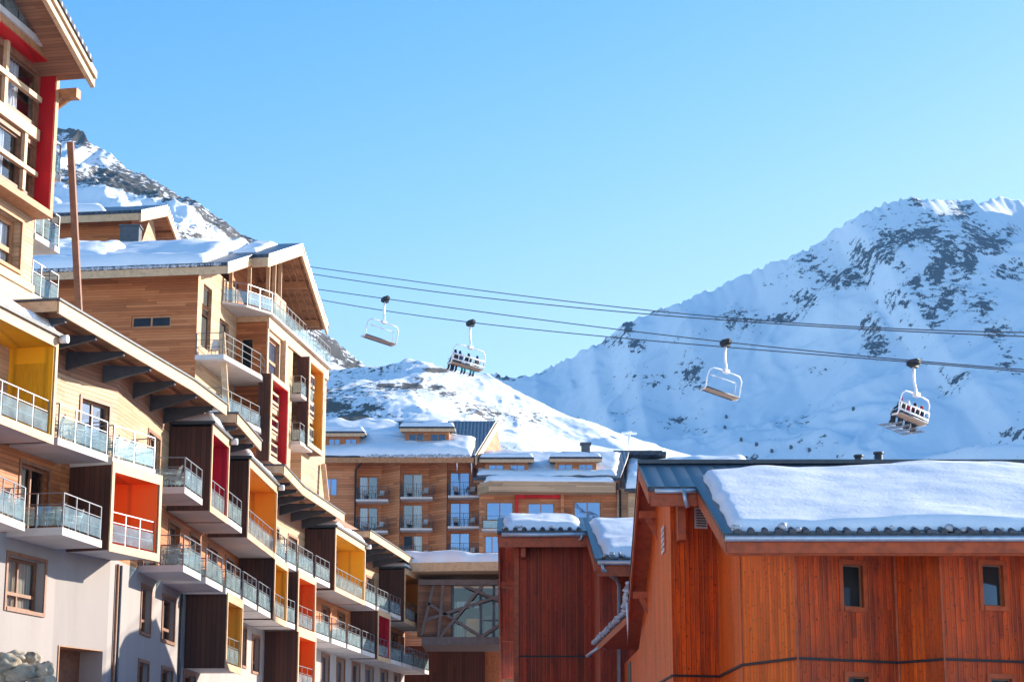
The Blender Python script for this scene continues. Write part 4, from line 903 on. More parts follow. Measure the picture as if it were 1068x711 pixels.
gu = lambda p: (V((p[0], p[1], 0))-FG.o).dot(FG.t)
rN = lambda off: (lambda p: zA+off-(uA-gu(p))*s1*1.0); rF = lambda off: (lambda p: zA+off-(gu(p)-uA)*s2)
# upper storey walls behind the terrace, cream posts
mb = MB(); nU = -2.2
wall(mb, FG, -0.1, LEN-0.5, zdeck+0.1, 30.2, [(0.5, 1.7, zdeck+0.3, 30.0), (3.0, 4.2, zdeck+0.3, 30.0)], 0.2, n=nU); mb.face([FG.p(0.2, nU, 30.2), FG.p(LEN-3, nU, 30.2), FG.p(uA, nU, zA-0.3)])
mb.build('upper_wall', 'larch', gb)
for a, b in ((0.5, 1.7), (3.0, 4.2)): window(gb, FG, a, b, zdeck+0.3, 30.0, n=nU, depth=0.15, frame='tan', pane='pane', mull=1)
mb = MB()
for u, n in ((-2.6, -1.3), (-1.4, -0.6), (0.3, 0.0), (1.6, 0.0), (2.9, 0.0)): mb.beam(FG.p(u, n-0.1, zdeck+0.14), FG.p(u, n-0.1, rN(-0.3)(FG.p(u, n, 0))), 0.2, 0.2, up=V((0, 1, 0)))
mb.build('terrace_posts', 'trim', gb)
uu = gh(283, 330, 0)[0]; mb = MB(); mb.fbox(FG, uu+0.6, uu+3.2, -0.7, 0.0, zdeck+0.14, zdeck+1.75); mb.build('planter_screen', 'trim', gb)
# roof
nL = -16.0; uE = -8.9
v1 = FG.hit(240, 283, 0.4)
# slope passes through ridge and the front eave at ze1
sF = (zA-(ze1+0.35))/(uA-uE); rM = lambda off: (lambda p: zA+off-(uA-gu(p))*sF)
polyM = [FG.p(uE, 0.15, 0), FG.p(eN[0], 0.15, 0), FG.p(eN[0], 1.05, 0), FG.p(uA, 1.05, 0), FG.p(uA, nL, 0), FG.p(uE, nL, 0)]
mb = MB(); mb.prism([FG.p(uE, nL, 0), FG.p(uE, 0.15, 0), FG.p(eN[0], 0.15, 0), FG.p(eN[0], nL, 0)], rM(-0.15), rM(0)); mb.prism([FG.p(eN[0], nL, 0), FG.p(eN[0], 1.05, 0), FG.p(uA, 1.05, 0), FG.p(uA, nL, 0)], rM(-0.15), rM(0))
mb.prism([FG.p(uA, nL, 0), FG.p(uA, 1.05, 0), FG.p(eF[0], 1.05, 0), FG.p(eF[0], nL, 0)], rF(-0.15), rF(0)); rf = mb.build('roof', 'soffit', gb)
mb = MB(); o = 0.06
mb.prism([FG.p(uE-0.15, nL, 0), FG.p(uE-0.15, 0.3, 0), FG.p(eN[0], 0.3, 0), FG.p(eN[0], nL, 0)], rM(0.01), rM(0.20)); mb.prism([FG.p(eN[0], nL, 0), FG.p(eN[0], 1.2, 0), FG.p(uA, 1.2, 0), FG.p(uA, nL, 0)], rM(0.01), rM(0.20))
mb.prism([FG.p(uA, nL, 0), FG.p(uA, 1.2, 0), FG.p(eF[0]+0.15, 1.2, 0), FG.p(eF[0]+0.15, nL, 0)], rF(0.01), rF(0.20)); mb.build('tiles', 'tiles', rf)
mb = MB()
mb.prism([FG.p(uE-0.1, nL, 0), FG.p(uE-0.1, 0.25, 0), FG.p(uE-0.02, 0.25, 0), FG.p(uE-0.02, nL, 0)], rM(-0.42), rM(-0.005))
mb.prism([FG.p(uE-0.1, 0.16, 0), FG.p(uE-0.1, 0.3, 0), FG.p(eN[0], 0.3, 0), FG.p(eN[0], 0.16, 0)], rM(-0.42), rM(0.0))
mb.prism([FG.p(eN[0], 1.06, 0), FG.p(eN[0], 1.18, 0), FG.p(uA, 1.18, 0), FG.p(uA, 1.06, 0)], rM(-0.55), rM(0.0))
mb.prism([FG.p(uA, 1.06, 0), FG.p(uA, 1.18, 0), FG.p(eF[0], 1.18, 0), FG.p(eF[0], 1.06, 0)], rF(-0.5), rF(0.0))
mb.prism([FG.p(eN[0]-0.1, 0.3, 0), FG.p(eN[0]-0.1, 1.18, 0), FG.p(eN[0]-0.01, 1.18, 0), FG.p(eN[0]-0.01, 0.3, 0)], rM(-0.5), rM(0.0))
mb.build('verge_board', 'trim', rf)
mb = MB()
for u, fn in ((eN[0]+1.2, rM), (uA-0.2, rM), (uA+2.6, rF), (eF[0]-0.9, rF)):
    mb = MB(); zz = fn(-0.2)(FG.p(u, 0, 0)); mb.beam(FG.p(u, -2.6, zz-0.2), FG.p(u, 0.85, zz-0.2), 0.3, 0.42); mb.build('purlin', 'tan', rf)
mb = MB()
for k in range(9):
    n = 0.75-k*0.42
    a = FG.p(uA+0.2, n, 0); b = FG.p(eF[0]-0.1, n, 0); mb.beam(V((a.x, a.y, rF(-0.22)(a))), V((b.x, b.y, rF(-0.22)(b))), 0.09, 0.13)
mb.build('rafters', 'soffit', rf)
def rp(u, n, fn=rM, off=0.2): a = FG.p(u, n, 0); return V((a.x, a.y, fn(off)(a)))
mb = MB(); snow_quad(mb, rp(uE-0.1, nL), rp(uE-0.1, -0.9), rp(uA-0.3, -1.6), rp(uA-0.3, nL), 0.55, 60, 24, seed=3, rag=(0.25, 1.2), edge=0.5, amp=0.7, freq=0.22)
snow_quad(mb, rp(-3.5, -1.2), rp(-3.0, 0.1), rp(uA-0.6, -0.1), rp(uA-0.4, -1.8), 0.22, 30, 20, seed=8, rag=(1.0, 1.0), edge=0.4, amp=0.6)
snow_quad(mb, rp(uE+1, -14.5), rp(uE+1, -6.5), rp(uA-2.5, -7.5), rp(uA-2.5, -14), 1.0, 40, 20, seed=13, rag=(0.4, 1.5), edge=2.2, amp=0.3)
mb.build('roof_snow', 'snow', rf)
mb = MB(); ragged_ice(mb, rp(uE-0.12, nL, off=0.10), rp(uE-0.12, 0.0, off=0.10), 110, 0.085, 5); mb.build('icy_eave', 'crust', rf)
mb = MB(); q = rp(uA-1.2, -8.7, off=0.2); mb.box(q.x-0.55, q.x+0.55, q.y-0.45, q.y+0.45, q.z-0.4, q.z+1.35); mb.box(q.x-0.62, q.x+0.62, q.y-0.52, q.y+0.52, q.z+1.36, q.z+1.46); mb.build('chimney', 'dmetal', gb)
# solid rear
mb = MB(); P4 = [FG.p(0.1, NC-0.05, 0), FG.p(LEN-0.05, -0.05, 0), FG.p(LEN-0.05, -16, 0), FG.p(0.1, -16, 0)]
mb.face([FG.p(LEN, 0, zB), FG.p(LEN, -16, zB), FG.p(LEN, -16, 29.4), FG.p(LEN, 0, zdeck)]); mb.face([FG.p(UC, -16, zB), FG.p(LEN, -16, zB), FG.p(LEN, -16, 29), FG.p(UC, -16, 29)]); mb.build('rear_wall', 'larch', gb)
# ------------------------------------------------------------------ smaller gabled roof behind
Yb = 119.0; cc = atY(137, 240, Yb); FB = Fr((cc.x, cc.y), TG)
ub = thing('upper_chalet', 'small gabled timber top storey rising behind the snowy roof with grey box', 'building', tuple(FB.p(2, -5, 31)))
ap = FB.hit(173, 217, 0.9); e1 = FB.hit(148, 233, 0.9); e2 = FB.hit(190, 262, 0.9)
zz0 = 30.5; un0 = FB.hit(137, 250)[0]
su = (ap[1]-e1[1])/max(0.5, ap[0]-e1[0]); sd2 = (ap[1]-e2[1])/(e2[0]-ap[0])
gb_ = lambda p: (V((p[0], p[1], 0))-FB.o).dot(FB.t)
uU = ap[0]; rU = lambda off: (lambda p: ap[1]+off-(uU-gb_(p))*0.36); rD = lambda off: (lambda p: ap[1]+off-(gb_(p)-uU)*sd2)
uL = -1.2
mb = MB(); wall(mb, FB, 0, e2[0]-0.3, zz0, zz0+2.2, (), 0.1, n=0.0)
mb.face([FB.p(0, 0, zz0+2.2), FB.p(e2[0]-0.3, 0, zz0+2.2), FB.p(uU, 0, ap[1]-0.2)]); mb.build('gable_wall', 'pale', ub)
mb = MB(); mb.face([FB.p(0, 0, zz0-1), FB.p(0, -9, zz0-1), FB.p(0, -9, rU(-0.1)(FB.p(0, 0, 0))), FB.p(0, 0, rU(-0.1)(FB.p(0, 0, 0)))]); mb.build('front_wall', 'larch', ub)
mb = MB(); mb.prism([FB.p(uL, -14, 0), FB.p(uL, 0.9, 0), FB.p(uU, 0.9, 0), FB.p(uU, -14, 0)], rU(-0.15), rU(0)); mb.prism([FB.p(uU, -14, 0), FB.p(uU, 0.9, 0), FB.p(e2[0], 0.9, 0), FB.p(e2[0], -14, 0)], rD(-0.15), rD(0)); r2 = mb.build('roof', 'soffit', ub)
mb = MB(); mb.prism([FB.p(uL-0.1, -14, 0), FB.p(uL-0.1, 1.05, 0), FB.p(uU, 1.05, 0), FB.p(uU, -14, 0)], rU(0.01), rU(0.22)); mb.prism([FB.p(uU, -14, 0), FB.p(uU, 1.05, 0), FB.p(e2[0], 1.05, 0), FB.p(e2[0], -14, 0)], rD(0.01), rD(0.2)); mb.build('tiles', 'tiles', r2)
mb = MB(); mb.prism([FB.p(uL-0.08, 0.92, 0), FB.p(uL-0.08, 1.04, 0), FB.p(uU, 1.04, 0), FB.p(uU, 0.92, 0)], rU(-0.55), rU(0)); mb.prism([FB.p(uU, 0.92, 0), FB.p(uU, 1.04, 0), FB.p(e2[0], 1.04, 0), FB.p(e2[0], 0.92, 0)], rD(-0.5), rD(0))
mb.prism([FB.p(uL-0.09, -14, 0), FB.p(uL-0.09, 0.9, 0), FB.p(uL-0.01, 0.9, 0), FB.p(uL-0.01, -14, 0)], rU(-0.45), rU(0)); mb.build('verge_board', 'trim', r2)
mb = MB(); 
for u in (uU-1.5, uU, uU+1.8, uU+3.4): mb = MB(); a = FB.p(u, 0, 0); z_ = (rU if u <= uU else rD)(-0.4)(a); mb.beam(FB.p(u, -0.5, z_), FB.p(u, 0.85, z_), 0.22, 0.34); mb.build('purlin', 'tan', r2)
def rq(u, n): a = FB.p(u, n, 0); return V((a.x, a.y, rU(0.22)(a)))
mb = MB(); snow_quad(mb, rq(uL-0.05, -13.8), rq(uL, -1.2), rq(uU-0.6, -3.5), rq(uU-0.2, -13.8), 0.4, 40, 14, seed=21, rag=(0.3, 1.0), edge=0.4); mb.build('roof_snow', 'snow', r2)
mb = MB()
mb.face([FB.p(0, -9, 28), FB.p(9, -9, 28), FB.p(9, -9, 32.5), FB.p(0, -9, 32.5)]); mb.face([FB.p(9, 0, 28), FB.p(9, -9, 28), FB.p(9, -9, 32), FB.p(9, 0, 32)]); mb.build('rear_wall', 'larch', ub)
# ================================================================== far timber apartments across the square
YE = 172.0
def X_(px, Y=YE): return atY(px, 500, Y).x
def Z_(py, Y=YE, px=430): return atY(px, py, Y).z
FE = Fr((X_(338), YE), (1, 0)); ue_ = lambda px, n=0: X_(px, YE-n)-FE.o.x
far = thing('far_apartments', 'timber apartment house with three columns of balconies under a snowy roof, at the far end', 'building', (X_(430), YE+5, 20))
zB_ = 8.0; ztE = Z_(476)
fp = [(322, 0), (370.5, 0), (371.5, -1.5), (398, -1.5), (417, 0.25), (418, -1.3), (447, -1.3), (466, 0.25), (467, -1.3), (492, -1.3), (503, 0.0), (512, 0.0)]
doors = {3: [], 6: [], 9: []}
cols = [(372, 405.3, (521.5, 554, 586), 374, 394, 2), (418.2, 451.3, (519, 551.5, 584), 420, 441, 5), (467.5, 500, (517.5, 549.5, 581), 469, 490, 8)]
mb = MB(); P2 = [(ue_(p, n), n) for p, n in fp]
E_w = []
for i, ((a, na), (b, nb_)) in enumerate(zip(P2, P2[1:])):
    A = FE.p(a, na, 0); B = FE.p(b, nb_, 0); fr = Fr((A.x, A.y), B-A); L = (B-A).length; H = []
    if i == 0:
        H = [(fr.hit(338, 505)[0], fr.hit(352, 505)[0], Z_(517), Z_(498)), (fr.hit(338, 505)[0], fr.hit(352, 505)[0], Z_(550), Z_(531))]
    for c0_, c1_, ys, d0, d1, seg in cols:
        if seg == i:
            for y in ys: H.append((fr.hit(d0, y)[0], fr.hit(d1, y)[0], Z_(y)+0.1, Z_(y)+2.35))
    wall(mb, fr, 0, L, zB_, ztE+0.3, H, 0.12); E_w += [(fr, h, i) for h in H]
mb.build('front_wall', 'larch_far', far)
for fr, h, i in E_w: window(far, fr, h[0], h[1], h[2], h[3], depth=0.1, frame='tan', pane='pane_blue' if (i in (0, 8)) else 'pane', mull=1, fw=0.1, cur=(None, None, (0.0, 0.42, 'curtain_w'), (0.55, 1.0, 'curtain'))[(i*7+int(h[2]*3)) % 4])
far_bal = []
for c, (c0_, c1_, ys, d0, d1, seg) in enumerate(cols):
    for r_, y in enumerate(ys):
        z = Z_(y); mb = MB(); a = ue_(c0_, 0); b = ue_(c1_, 0)
        mb.fbox(FE, a, b, -1.25, 0.55, z-0.16, z+0.02); bl = mb.build('balcony', 'slab', far)
        railing(bl, [FE.p(a+0.05, -1.0, 0), FE.p(a+0.05, 0.48, 0), FE.p(b-0.05, 0.48, 0), FE.p(b-0.05, -0.6, 0)], z+0.02, 1.15, mat='dmetal', glass=False, bars=True, step=1.4)
        far_bal.append((c, r_, FE, a, b, z+0.02))
mb = MB(); q = FE.p(ue_(371), 0.12, 0); mb.tube([q+V((0, 0, 8)), q+V((0, 0, ztE-1.2)), q+V((0.5, -0.2, ztE-0.6)), q+V((0.9, -0.2, ztE-0.1))], 0.09, 6); mb.build('downpipe', 'black', far)
mb = MB(); mb.fbox(FE, -1.6, ue_(322)+0.01, -14, 0, zB_, ztE); mb.fbox(FE, ue_(322), ue_(512), -14, -13.8, zB_, ztE+3); mb.build('rear_wall', 'larch_far', far)
# roof: eave to ridge
Ye, Yr = 170.7, 181.0; ze_ = Z_(477, Ye); zr2 = Z_(441.5, Yr, 516)
xl, xer, xrr = X_(322, Ye), X_(494, Ye), X_(516, Yr)
rz_ = lambda off: (lambda p: ze_+off+(p[1]-Ye)/(Yr-Ye)*(zr2-ze_))
mb = MB(); mb.prism([(xl, Ye), (xer, Ye), (xrr, Yr), (xl, Yr)], rz_(-0.2), rz_(0)); rf = mb.build('roof', 'soffit', far)
mb = MB(); mb.prism([(xl, Ye-0.1), (xer+0.1, Ye-0.1), (xrr+0.1, Yr), (xl, Yr)], rz_(0.01), rz_(0.24)); mb.build('tiles', 'tiles', rf)
mb = MB(); mb.prism([(xl, Yr+0.02), (xrr+0.1, Yr+0.02), (xrr+0.1, Yr+11), (xl, Yr+11)], lambda p: zr2-(p[1]-Yr)*0.45, lambda p: zr2+0.24-(p[1]-Yr)*0.45); mb.build('rear_slope', 'tiles', rf)
mb = MB(); mb.prism([(xl, Ye-0.2), (xer, Ye-0.2), (xer, Ye-0.11), (xl, Ye-0.11)], lambda p: ze_-0.48, lambda p: ze_-0.02); mb.build('eave_board', 'tan', rf); mb = MB()
mb.prism([(xer+0.12, Ye-0.1), (xer+0.24, Ye-0.1), (xrr+0.24, Yr), (xrr+0.12, Yr)], rz_(-0.6), rz_(0.12)); mb.build('verge_board', 'trim', rf)
mb = MB(); xg = X_(508, Yr); mb.face([(xer-0.6, 172, ze_-0.5), (xg+0.8, Yr, ze_-0.5), (xg+0.8, Yr, zr2-0.2), (xer-0.6, 172, ze_-0.1)]); mb.face([(xg+0.8, Yr, ze_-0.5), (xg+1.6, Yr+6, ze_-1.5), (xg+1.6, Yr+6, zr2-3), (xg+0.8, Yr, zr2-0.2)]); mb.build('gable_wall', 'larch_far', far)
def re_(px, k): Y = Ye+(Yr-Ye)*k; return V((X_(px, Y), Y, rz_(0.24)((0, Y))))
mb = MB(); snow_quad(mb, re_(322, -0.02), re_(492, -0.02), re_(497, 0.5), re_(322, 0.5), 0.5, 80, 16, seed=31, rag=(0.3, 1.0), edge=0.7, amp=0.5, freq=0.3)
snow_quad(mb, re_(322, 0.42), re_(466, 0.42), re_(468, 0.99), re_(322, 0.99), 0.5, 60, 14, seed=33, rag=(0.3, 1.6), edge=0.5, amp=0.5, freq=0.3); mb.build('roof_snow', 'snow', rf)
mb = MB(); ragged_ice(mb, re_(376, -0.015)+V((0, 0, -0.05)), re_(490, -0.015)+V((0, 0, -0.05)), 60, 0.14, 7); mb.build('icy_eave', 'crust', rf)
mb = MB(); icicle(mb, FE.p(ue_(477), 1.35, ze_-0.1), 1.3, 0.09); mb.build('icicle', 'ice', rf)
mb = MB(); icicle(mb, FE.p(ue_(492), 1.35, ze_-0.1), 1.6, 0.09); mb.build('icicle', 'ice', rf)
def dormer(parent, px0, px1, yt, yb, Y, nwin=2, pane='pane_blue', back=4.5, over=0.5):
    x0, x1 = X_(px0, Y), X_(px1, Y); z0 = Z_(yb, Y); z1 = Z_(yt, Y); fr = Fr((x0, Y), (1, 0)); w_ = x1-x0; mb = MB(); H = []
    for k in range(nwin):
        a = w_*(k+0.5)/nwin; hw = min(0.75, w_/nwin*0.36); H.append((a-hw, a+hw, z0+0.25, z1-0.3))
    wall(mb, fr, 0, w_, z0-0.4, z1, H, 0.08); mb.face([(x0, Y, z0-0.4), (x0, Y+back, z0-0.4), (x0, Y+back, z1), (x0, Y, z1)]); mb.face([(x1, Y, z0-0.4), (x1, Y+back, z0-0.4), (x1, Y+back, z1), (x1, Y, z1)])
    d = mb.build('dormer', 'larch_far', parent)
    for h in H: window(d, fr, *h, depth=0.06, frame='tan', pane=pane, mull=1, fw=0.08)
    mb = MB(); o = over; zf = lambda off: (lambda p: z1+off+(p[1]-Y)*0.10)
    mb.prism([(x0-o, Y-o), (x1+o, Y-o), (x1+o, Y+back), (x0-o, Y+back)], zf(0.02), zf(0.30)); mb.build('dormer_roof', 'tiles', d)
    mb = MB(); mb.box(x0-o, x1+o, Y-o-0.06, Y-o-0.005, z1-0.22, z1+0.06); mb.build('fascia', 'trim', d)
    mb = MB(); P = lambda x, y: V((x, y, zf(0.30)((x, y)))); snow_quad(mb, P(x0-o, Y-o), P(x1+o, Y-o), P(x1+o, Y+back), P(x0-o, Y+back), 0.38, 30, 10, seed=int(px0), rag=(0.1, 0.3), edge=0.3); mb.build('dormer_snow', 'snow', d)
    return d
dormer(far, 322, 374, 453.5, 467, 172.2, 3); dormer(far, 422, 468, 448.5, 463, 173.0, 2, pane='pane')
mb = MB(); a = Z_(446, 178); mb.box(X_(415, 177), X_(441, 177), 177, 180, a-1.2, a+0.35); mb.build('roof_hatch', 'tiles', far)
# ------------------------------------------------------------------ long low house with a red frame
house = thing('far_chalet_house', 'long timber house with two dormers, a red window frame and blue reflecting windows', 'building', (X_(580), YE+5, 20))
YF = 171.0; FF2 = Fr((X_(500, YF), YF), (1, 0)); uf = lambda px: X_(px, YF)-FF2.o.x; zf_ = lambda y: Z_(y, YF, 570)
H = [(uf(507), uf(535.5), zf_(542.5), zf_(523)), (uf(550), uf(578), zf_(546), zf_(524)), (uf(598), uf(626.5), zf_(546), zf_(522.5)), (uf(505.5), uf(521), zf_(577), zf_(558)), (uf(550), uf(578), zf_(581), zf_(560))]
mb = MB(); wall(mb, FF2, 0, uf(643), 8, zf_(497), H, 0.15); mb.build('front_wall', 'larch_far', house)
mb = MB(); wall(mb, FF2, uf(643)+0.01, uf(672), 8, zf_(510), [], 0.15, n=0.5); mb.face([FF2.p(uf(672), 0.5, 8), FF2.p(uf(672), -12, 8), FF2.p(uf(672), -12, zf_(510)), FF2.p(uf(672), 0.5, zf_(510))]); mb.build('side_wall', 'pale', house)
for k, h in enumerate(H): window(house, FF2, *h, depth=0.12, frame='tan', pane='pane_blue', mull=1, fw=0.11, casing='tan')
mb = MB(); mb.fbox(FF2, uf(538), uf(584), 0.02, 0.35, zf_(519.8), zf_(516.5)); mb.fbox(FF2, uf(538), uf(540.5), 0.02, 0.35, zf_(560), zf_(519.5)); mb.build('red_frame', 'red', house)
mb = MB(); mb.fbox(FF2, uf(584.5), uf(588), 0.02, 0.6, 10, zf_(516)); mb.build('pier', 'larch_far', house)
for (pa, pb, y) in ((503, 540, 553.5), (588, 643, 556)):
    mb = MB(); mb.fbox(FF2, uf(pa), uf(pb), 0.0, 1.5, zf_(y)-0.15, zf_(y)+0.02); b_ = mb.build('balcony', 'slab', house)
    railing(b_, [FF2.p(uf(pa)+0.05, 0.1, 0), FF2.p(uf(pa)+0.05, 1.42, 0), FF2.p(uf(pb)-0.05, 1.42, 0), FF2.p(uf(pb)-0.05, 0.1, 0)], zf_(y)+0.02, 1.1, mat='dmetal', glass=True, step=1.4)
# canopy with pale fascia and snow
mb = MB(); P4 = [FF2.p(uf(498), 0.05, 0), FF2.p(uf(498)+1, 2.2, 0), FF2.p(uf(641), 1.6, 0), FF2.p(uf(641), 0.05, 0)]
mb.prism(P4, zf_(516.3), zf_(505.5)); cp = mb.build('canopy', 'pale', house)
up = V((0, 0, zf_(505.5))); mb = MB(); snow_quad(mb, P4[1]+up, P4[2]+up, P4[3]+up, P4[0]+up, 0.5, 60, 8, seed=51, rag=(0.1, 0.1), edge=0.6, amp=0.7, freq=0.12); mb.build('canopy_snow', 'snow', cp)
Ye, Yr = 169.9, 178.5; ze_ = Z_(500.5, Ye, 570); zr3 = Z_(473.5, Yr, 600)
rz3 = lambda off: (lambda p: ze_+off+(p[1]-Ye)/(Yr-Ye)*(zr3-ze_))
x0, x1, x2 = X_(494, Ye), X_(645, Ye), X_(655, Yr)
mb = MB(); mb.prism([(x0, Ye), (x1, Ye), (x2, Yr), (x0, Yr)], rz3(-0.2), rz3(0)); rf = mb.build('roof', 'soffit', house)
mb = MB(); mb.prism([(x0-0.1, Ye-0.1), (x1+0.15, Ye-0.1), (x2+0.15, Yr), (x0-0.1, Yr)], rz3(0.01), rz3(0.26)); mb.prism([(x0-0.1, Yr+0.02), (x2+3.5, Yr+0.02), (x2+3.5, Yr+9), (x0-0.1, Yr+9)], lambda p: zr3-(p[1]-Yr)*0.4, lambda p: zr3+0.26-(p[1]-Yr)*0.4); mb.build('tiles', 'tiles', rf)
def rh(px, k): Y = Ye+(Yr-Ye)*k; return V((X_(px, Y), Y, rz3(0.26)((0, Y))))
mb = MB(); snow_quad(mb, rh(497, 0.06), rh(643, 0.05), rh(648, 0.98), rh(500, 0.98), 0.26, 90, 20, seed=35, rag=(0.6, 0.8), edge=0.5, amp=0.5, freq=0.3); mb.build('roof_snow', 'snow', rf)
dormer(house, 506, 551, 480.5, 497.5, 171.4, 2, back=3.5); dormer(house, 579, 622, 480, 497, 171.4, 2, back=3.5)
mb = MB(); x = X_(611, 176); mb.box(x-0.38, x+0.38, 175.6, 176.4, Z_(475, 176), Z_(464, 176)); mb.box(x-0.5, x+0.5, 175.5, 176.5, Z_(464, 176)+0.01, Z_(462, 176)); mb.build('chimney', 'dmetal', house)
mb = MB(); q = FF2.p(uf(646), 0.65, 0); mb.tube([q+V((0, 0, 8)), q+V((0, 0, zf_(512))), q+V((-0.6, 0.4, zf_(509))), q+V((-0.9, 0.4, zf_(505)))], 0.09, 6); mb.build('downpipe', 'black', house)
mb = MB(); mb.box(x0+0.3, x1, 180.5, 180.7, 8, zr3-1.2); mb.build('rear_wall', 'larch_far', house)
# ------------------------------------------------------------------ snow-buried low roof to the right of it
low = thing('snowy_annex', 'low pale timber annex buried under thick snow right of the long house', 'building', (X_(690), 172, 20))
Y0, Y1 = 168.0, 180.0; za = Z_(511, Y0, 690); zb_ = Z_(484, Y1, 690); rz4 = lambda off: (lambda p: za+off+(p[1]-Y0)/(Y1-Y0)*(zb_-za))
mb = MB(); mb.box(X_(655, 169), X_(775, 169), 169, 180, 8, za-0.1); mb.build('wall', 'pale', low)
mb = MB(); mb.prism([(X_(651, Y0), Y0), (X_(778, Y0), Y0), (X_(783, Y1), Y1), (X_(651, Y1), Y1)], rz4(-0.1), rz4(0.16)); rf = mb.build('roof', 'tiles', low)
mb = MB(); P = lambda px, Y: V((X_(px, Y), Y, rz4(0.16)((0, Y)))); snow_quad(mb, P(652, Y0), P(776, Y0), P(781, Y1), P(653, Y1), 0.8, 60, 24, seed=37, rag=(0.5, 0.5), edge=0.8, amp=0.6, freq=0.2); mb.build('roof_snow', 'snow', rf)
back = thing('ridge_top_house', 'dark ridged roof end with a pale gable poking above the snowy annex', 'building', (X_(670), 186, 20))
mb = MB(); a, b = X_(640, 186), X_(691, 186); zt = Z_(473, 186, 670); mb.prism([(a, 185.6), (b, 185.6), (b, 192), (a, 192)], lambda p: zt-0.1, lambda p: zt+0.25); mb.build('roof', 'tiles', back)
mb = MB(); mb.box(a+0.5, b-0.3, 186, 191.5, 10, zt-0.12); mb.build('wall', 'larch_far', back)
mb = MB(); a, b = X_(712, 190), X_(775, 190); zt = Z_(481.5, 190, 740); mb.prism([(a, 189.5), (b, 189.5), (b, 196), (a, 196)], lambda p: zt-0.5, lambda p: zt+0.2)
bk2 = thing('low_dark_roof', 'flat dark roof edge just above the red chalet ridge on the right', 'building', (X_(740), 190, 20)); mb.build('roof', 'tiles', bk2)
mb = MB(); mb.box(a+0.5, b-0.5, 190, 195.5, 10, zt-0.51); mb.build('wall', 'larch_far', bk2)
# ================================================================== covered footbridge
YB = 128.0; FBr = Fr((atY(440, 640, YB).x, YB), (1, 0)); ub_ = lambda px: atY(px, 640, YB).x-FBr.o.x; zb_ = lambda y: atY(490, y, YB).z
br = thing('covered_bridge', 'glazed timber footbridge with crossed diagonal beams joining the two sides', 'bridge', (FBr.o.x, YB, zb_(672)))
xr = ub_(640)
mb = MB(); mb.fbox(FBr, 0.0, xr, -6.0, 0.25, zb_(672), zb_(664)); mb.build('deck', 'mauve', br)
mb = MB(); wall(mb, FBr, -0.3, ub_(470.5), zb_(664), zb_(604), (), 0.1, n=-0.3); wall(mb, FBr, ub_(470.5), xr, zb_(610), zb_(604), (), 0.1, n=-0.3); mb.build('side_wall', 'under', br)
mb = MB(); mb.face([FBr.p(ub_(470.5), -0.35, zb_(664)), FBr.p(xr, -0.35, zb_(664)), FBr.p(xr, -0.35, zb_(610)), FBr.p(ub_(470.5), -0.35, zb_(610))]); gl = mb.build('glazing', 'bridge_glass', br)
mb = MB()
for px in (471.5, 501.5, 515, 529): mb.fbox(FBr, ub_(px)-0.09, ub_(px)+0.09, -0.42, -0.30, zb_(664), zb_(610))
mb.fbox(FBr, ub_(501.5), xr, -0.42, -0.31, zb_(646)-0.05, zb_(646)+0.05); mb.build('mullions', 'dmetal', gl)
mb = MB(); mb.fbox(FBr, 0, xr, -5.6, -5.4, zb_(664), zb_(604)); mb.build('rear_wall', 'teal', br)  # teal colour stands in for dark green reflections in the glazing
for (a, b, c, d, m, nm) in ((486, 500, 643, 664, 'orange', 'orange_panel'), (515, 522, 610, 628, 'red', 'red_panel'), (474, 499, 625, 632, 'curtain_w', 'reflected_streak'), (474, 484, 650, 664, 'curtain', 'interior_seat'), (505, 512, 640, 664, 'dmetal', 'interior_cabinet')):  # the white bar stands in for a streak reflected in the glass
    mb = MB(); mb.fbox(FBr, ub_(a), ub_(b), -1.6, -1.3, zb_(d)+0.02, zb_(c)); mb.build(nm, m, br)
for a in ((462, 609, 457.5, 664), (459.5, 664, 504, 609), (445, 646, 521, 621), (445, 628, 503, 664), (481, 609, 523, 627), (502, 664, 538, 639), (523, 627, 541, 634), (440, 662, 452, 610)):
    p = FBr.p(ub_(a[0]), 0, zb_(a[1])); q = FBr.p(ub_(a[2]), 0, zb_(a[3])); k = 0.02*(a[0] % 5); mb = MB(); mb.beam(p+V((0, -0.05-k, 0)), q+V((0, -0.05-k, 0)), 0.14, 0.18); mb.build('diagonal_beam', 'mauve', br)
mb = MB(); zf0 = zb_(604)+0.05
rb = lambda off: (lambda p: zf0+0.9+off-(p[1]-(YB-2.6))*0.02)
x0 = atY(405, 600, YB).x; P4 = [(x0+1.0, YB-1.2), (FBr.p(xr, 0, 0).x, YB-2.6), (FBr.p(xr, 0, 0).x, YB+7), (x0-3, YB+7)]
mb.prism(P4, rb(-0.55), rb(0)); rf = mb.build('roof', 'trim', br)
up = lambda p: V((p[0], p[1], rb(0.0)(p))); mb = MB(); snow_quad(mb, up(P4[0]), up(P4[1]), up(P4[2]), up(P4[3]), 0.85, 60, 20, seed=71, rag=(0.3, 0.3), edge=0.9, amp=0.5, freq=0.2); mb.build('roof_snow', 'snow', rf)
mb = MB(); mb.fbox(FBr, -0.2, xr, -0.2, 0.35, zb_(610), zb_(604.5)); mb.build('head_beam', 'mauve', br)
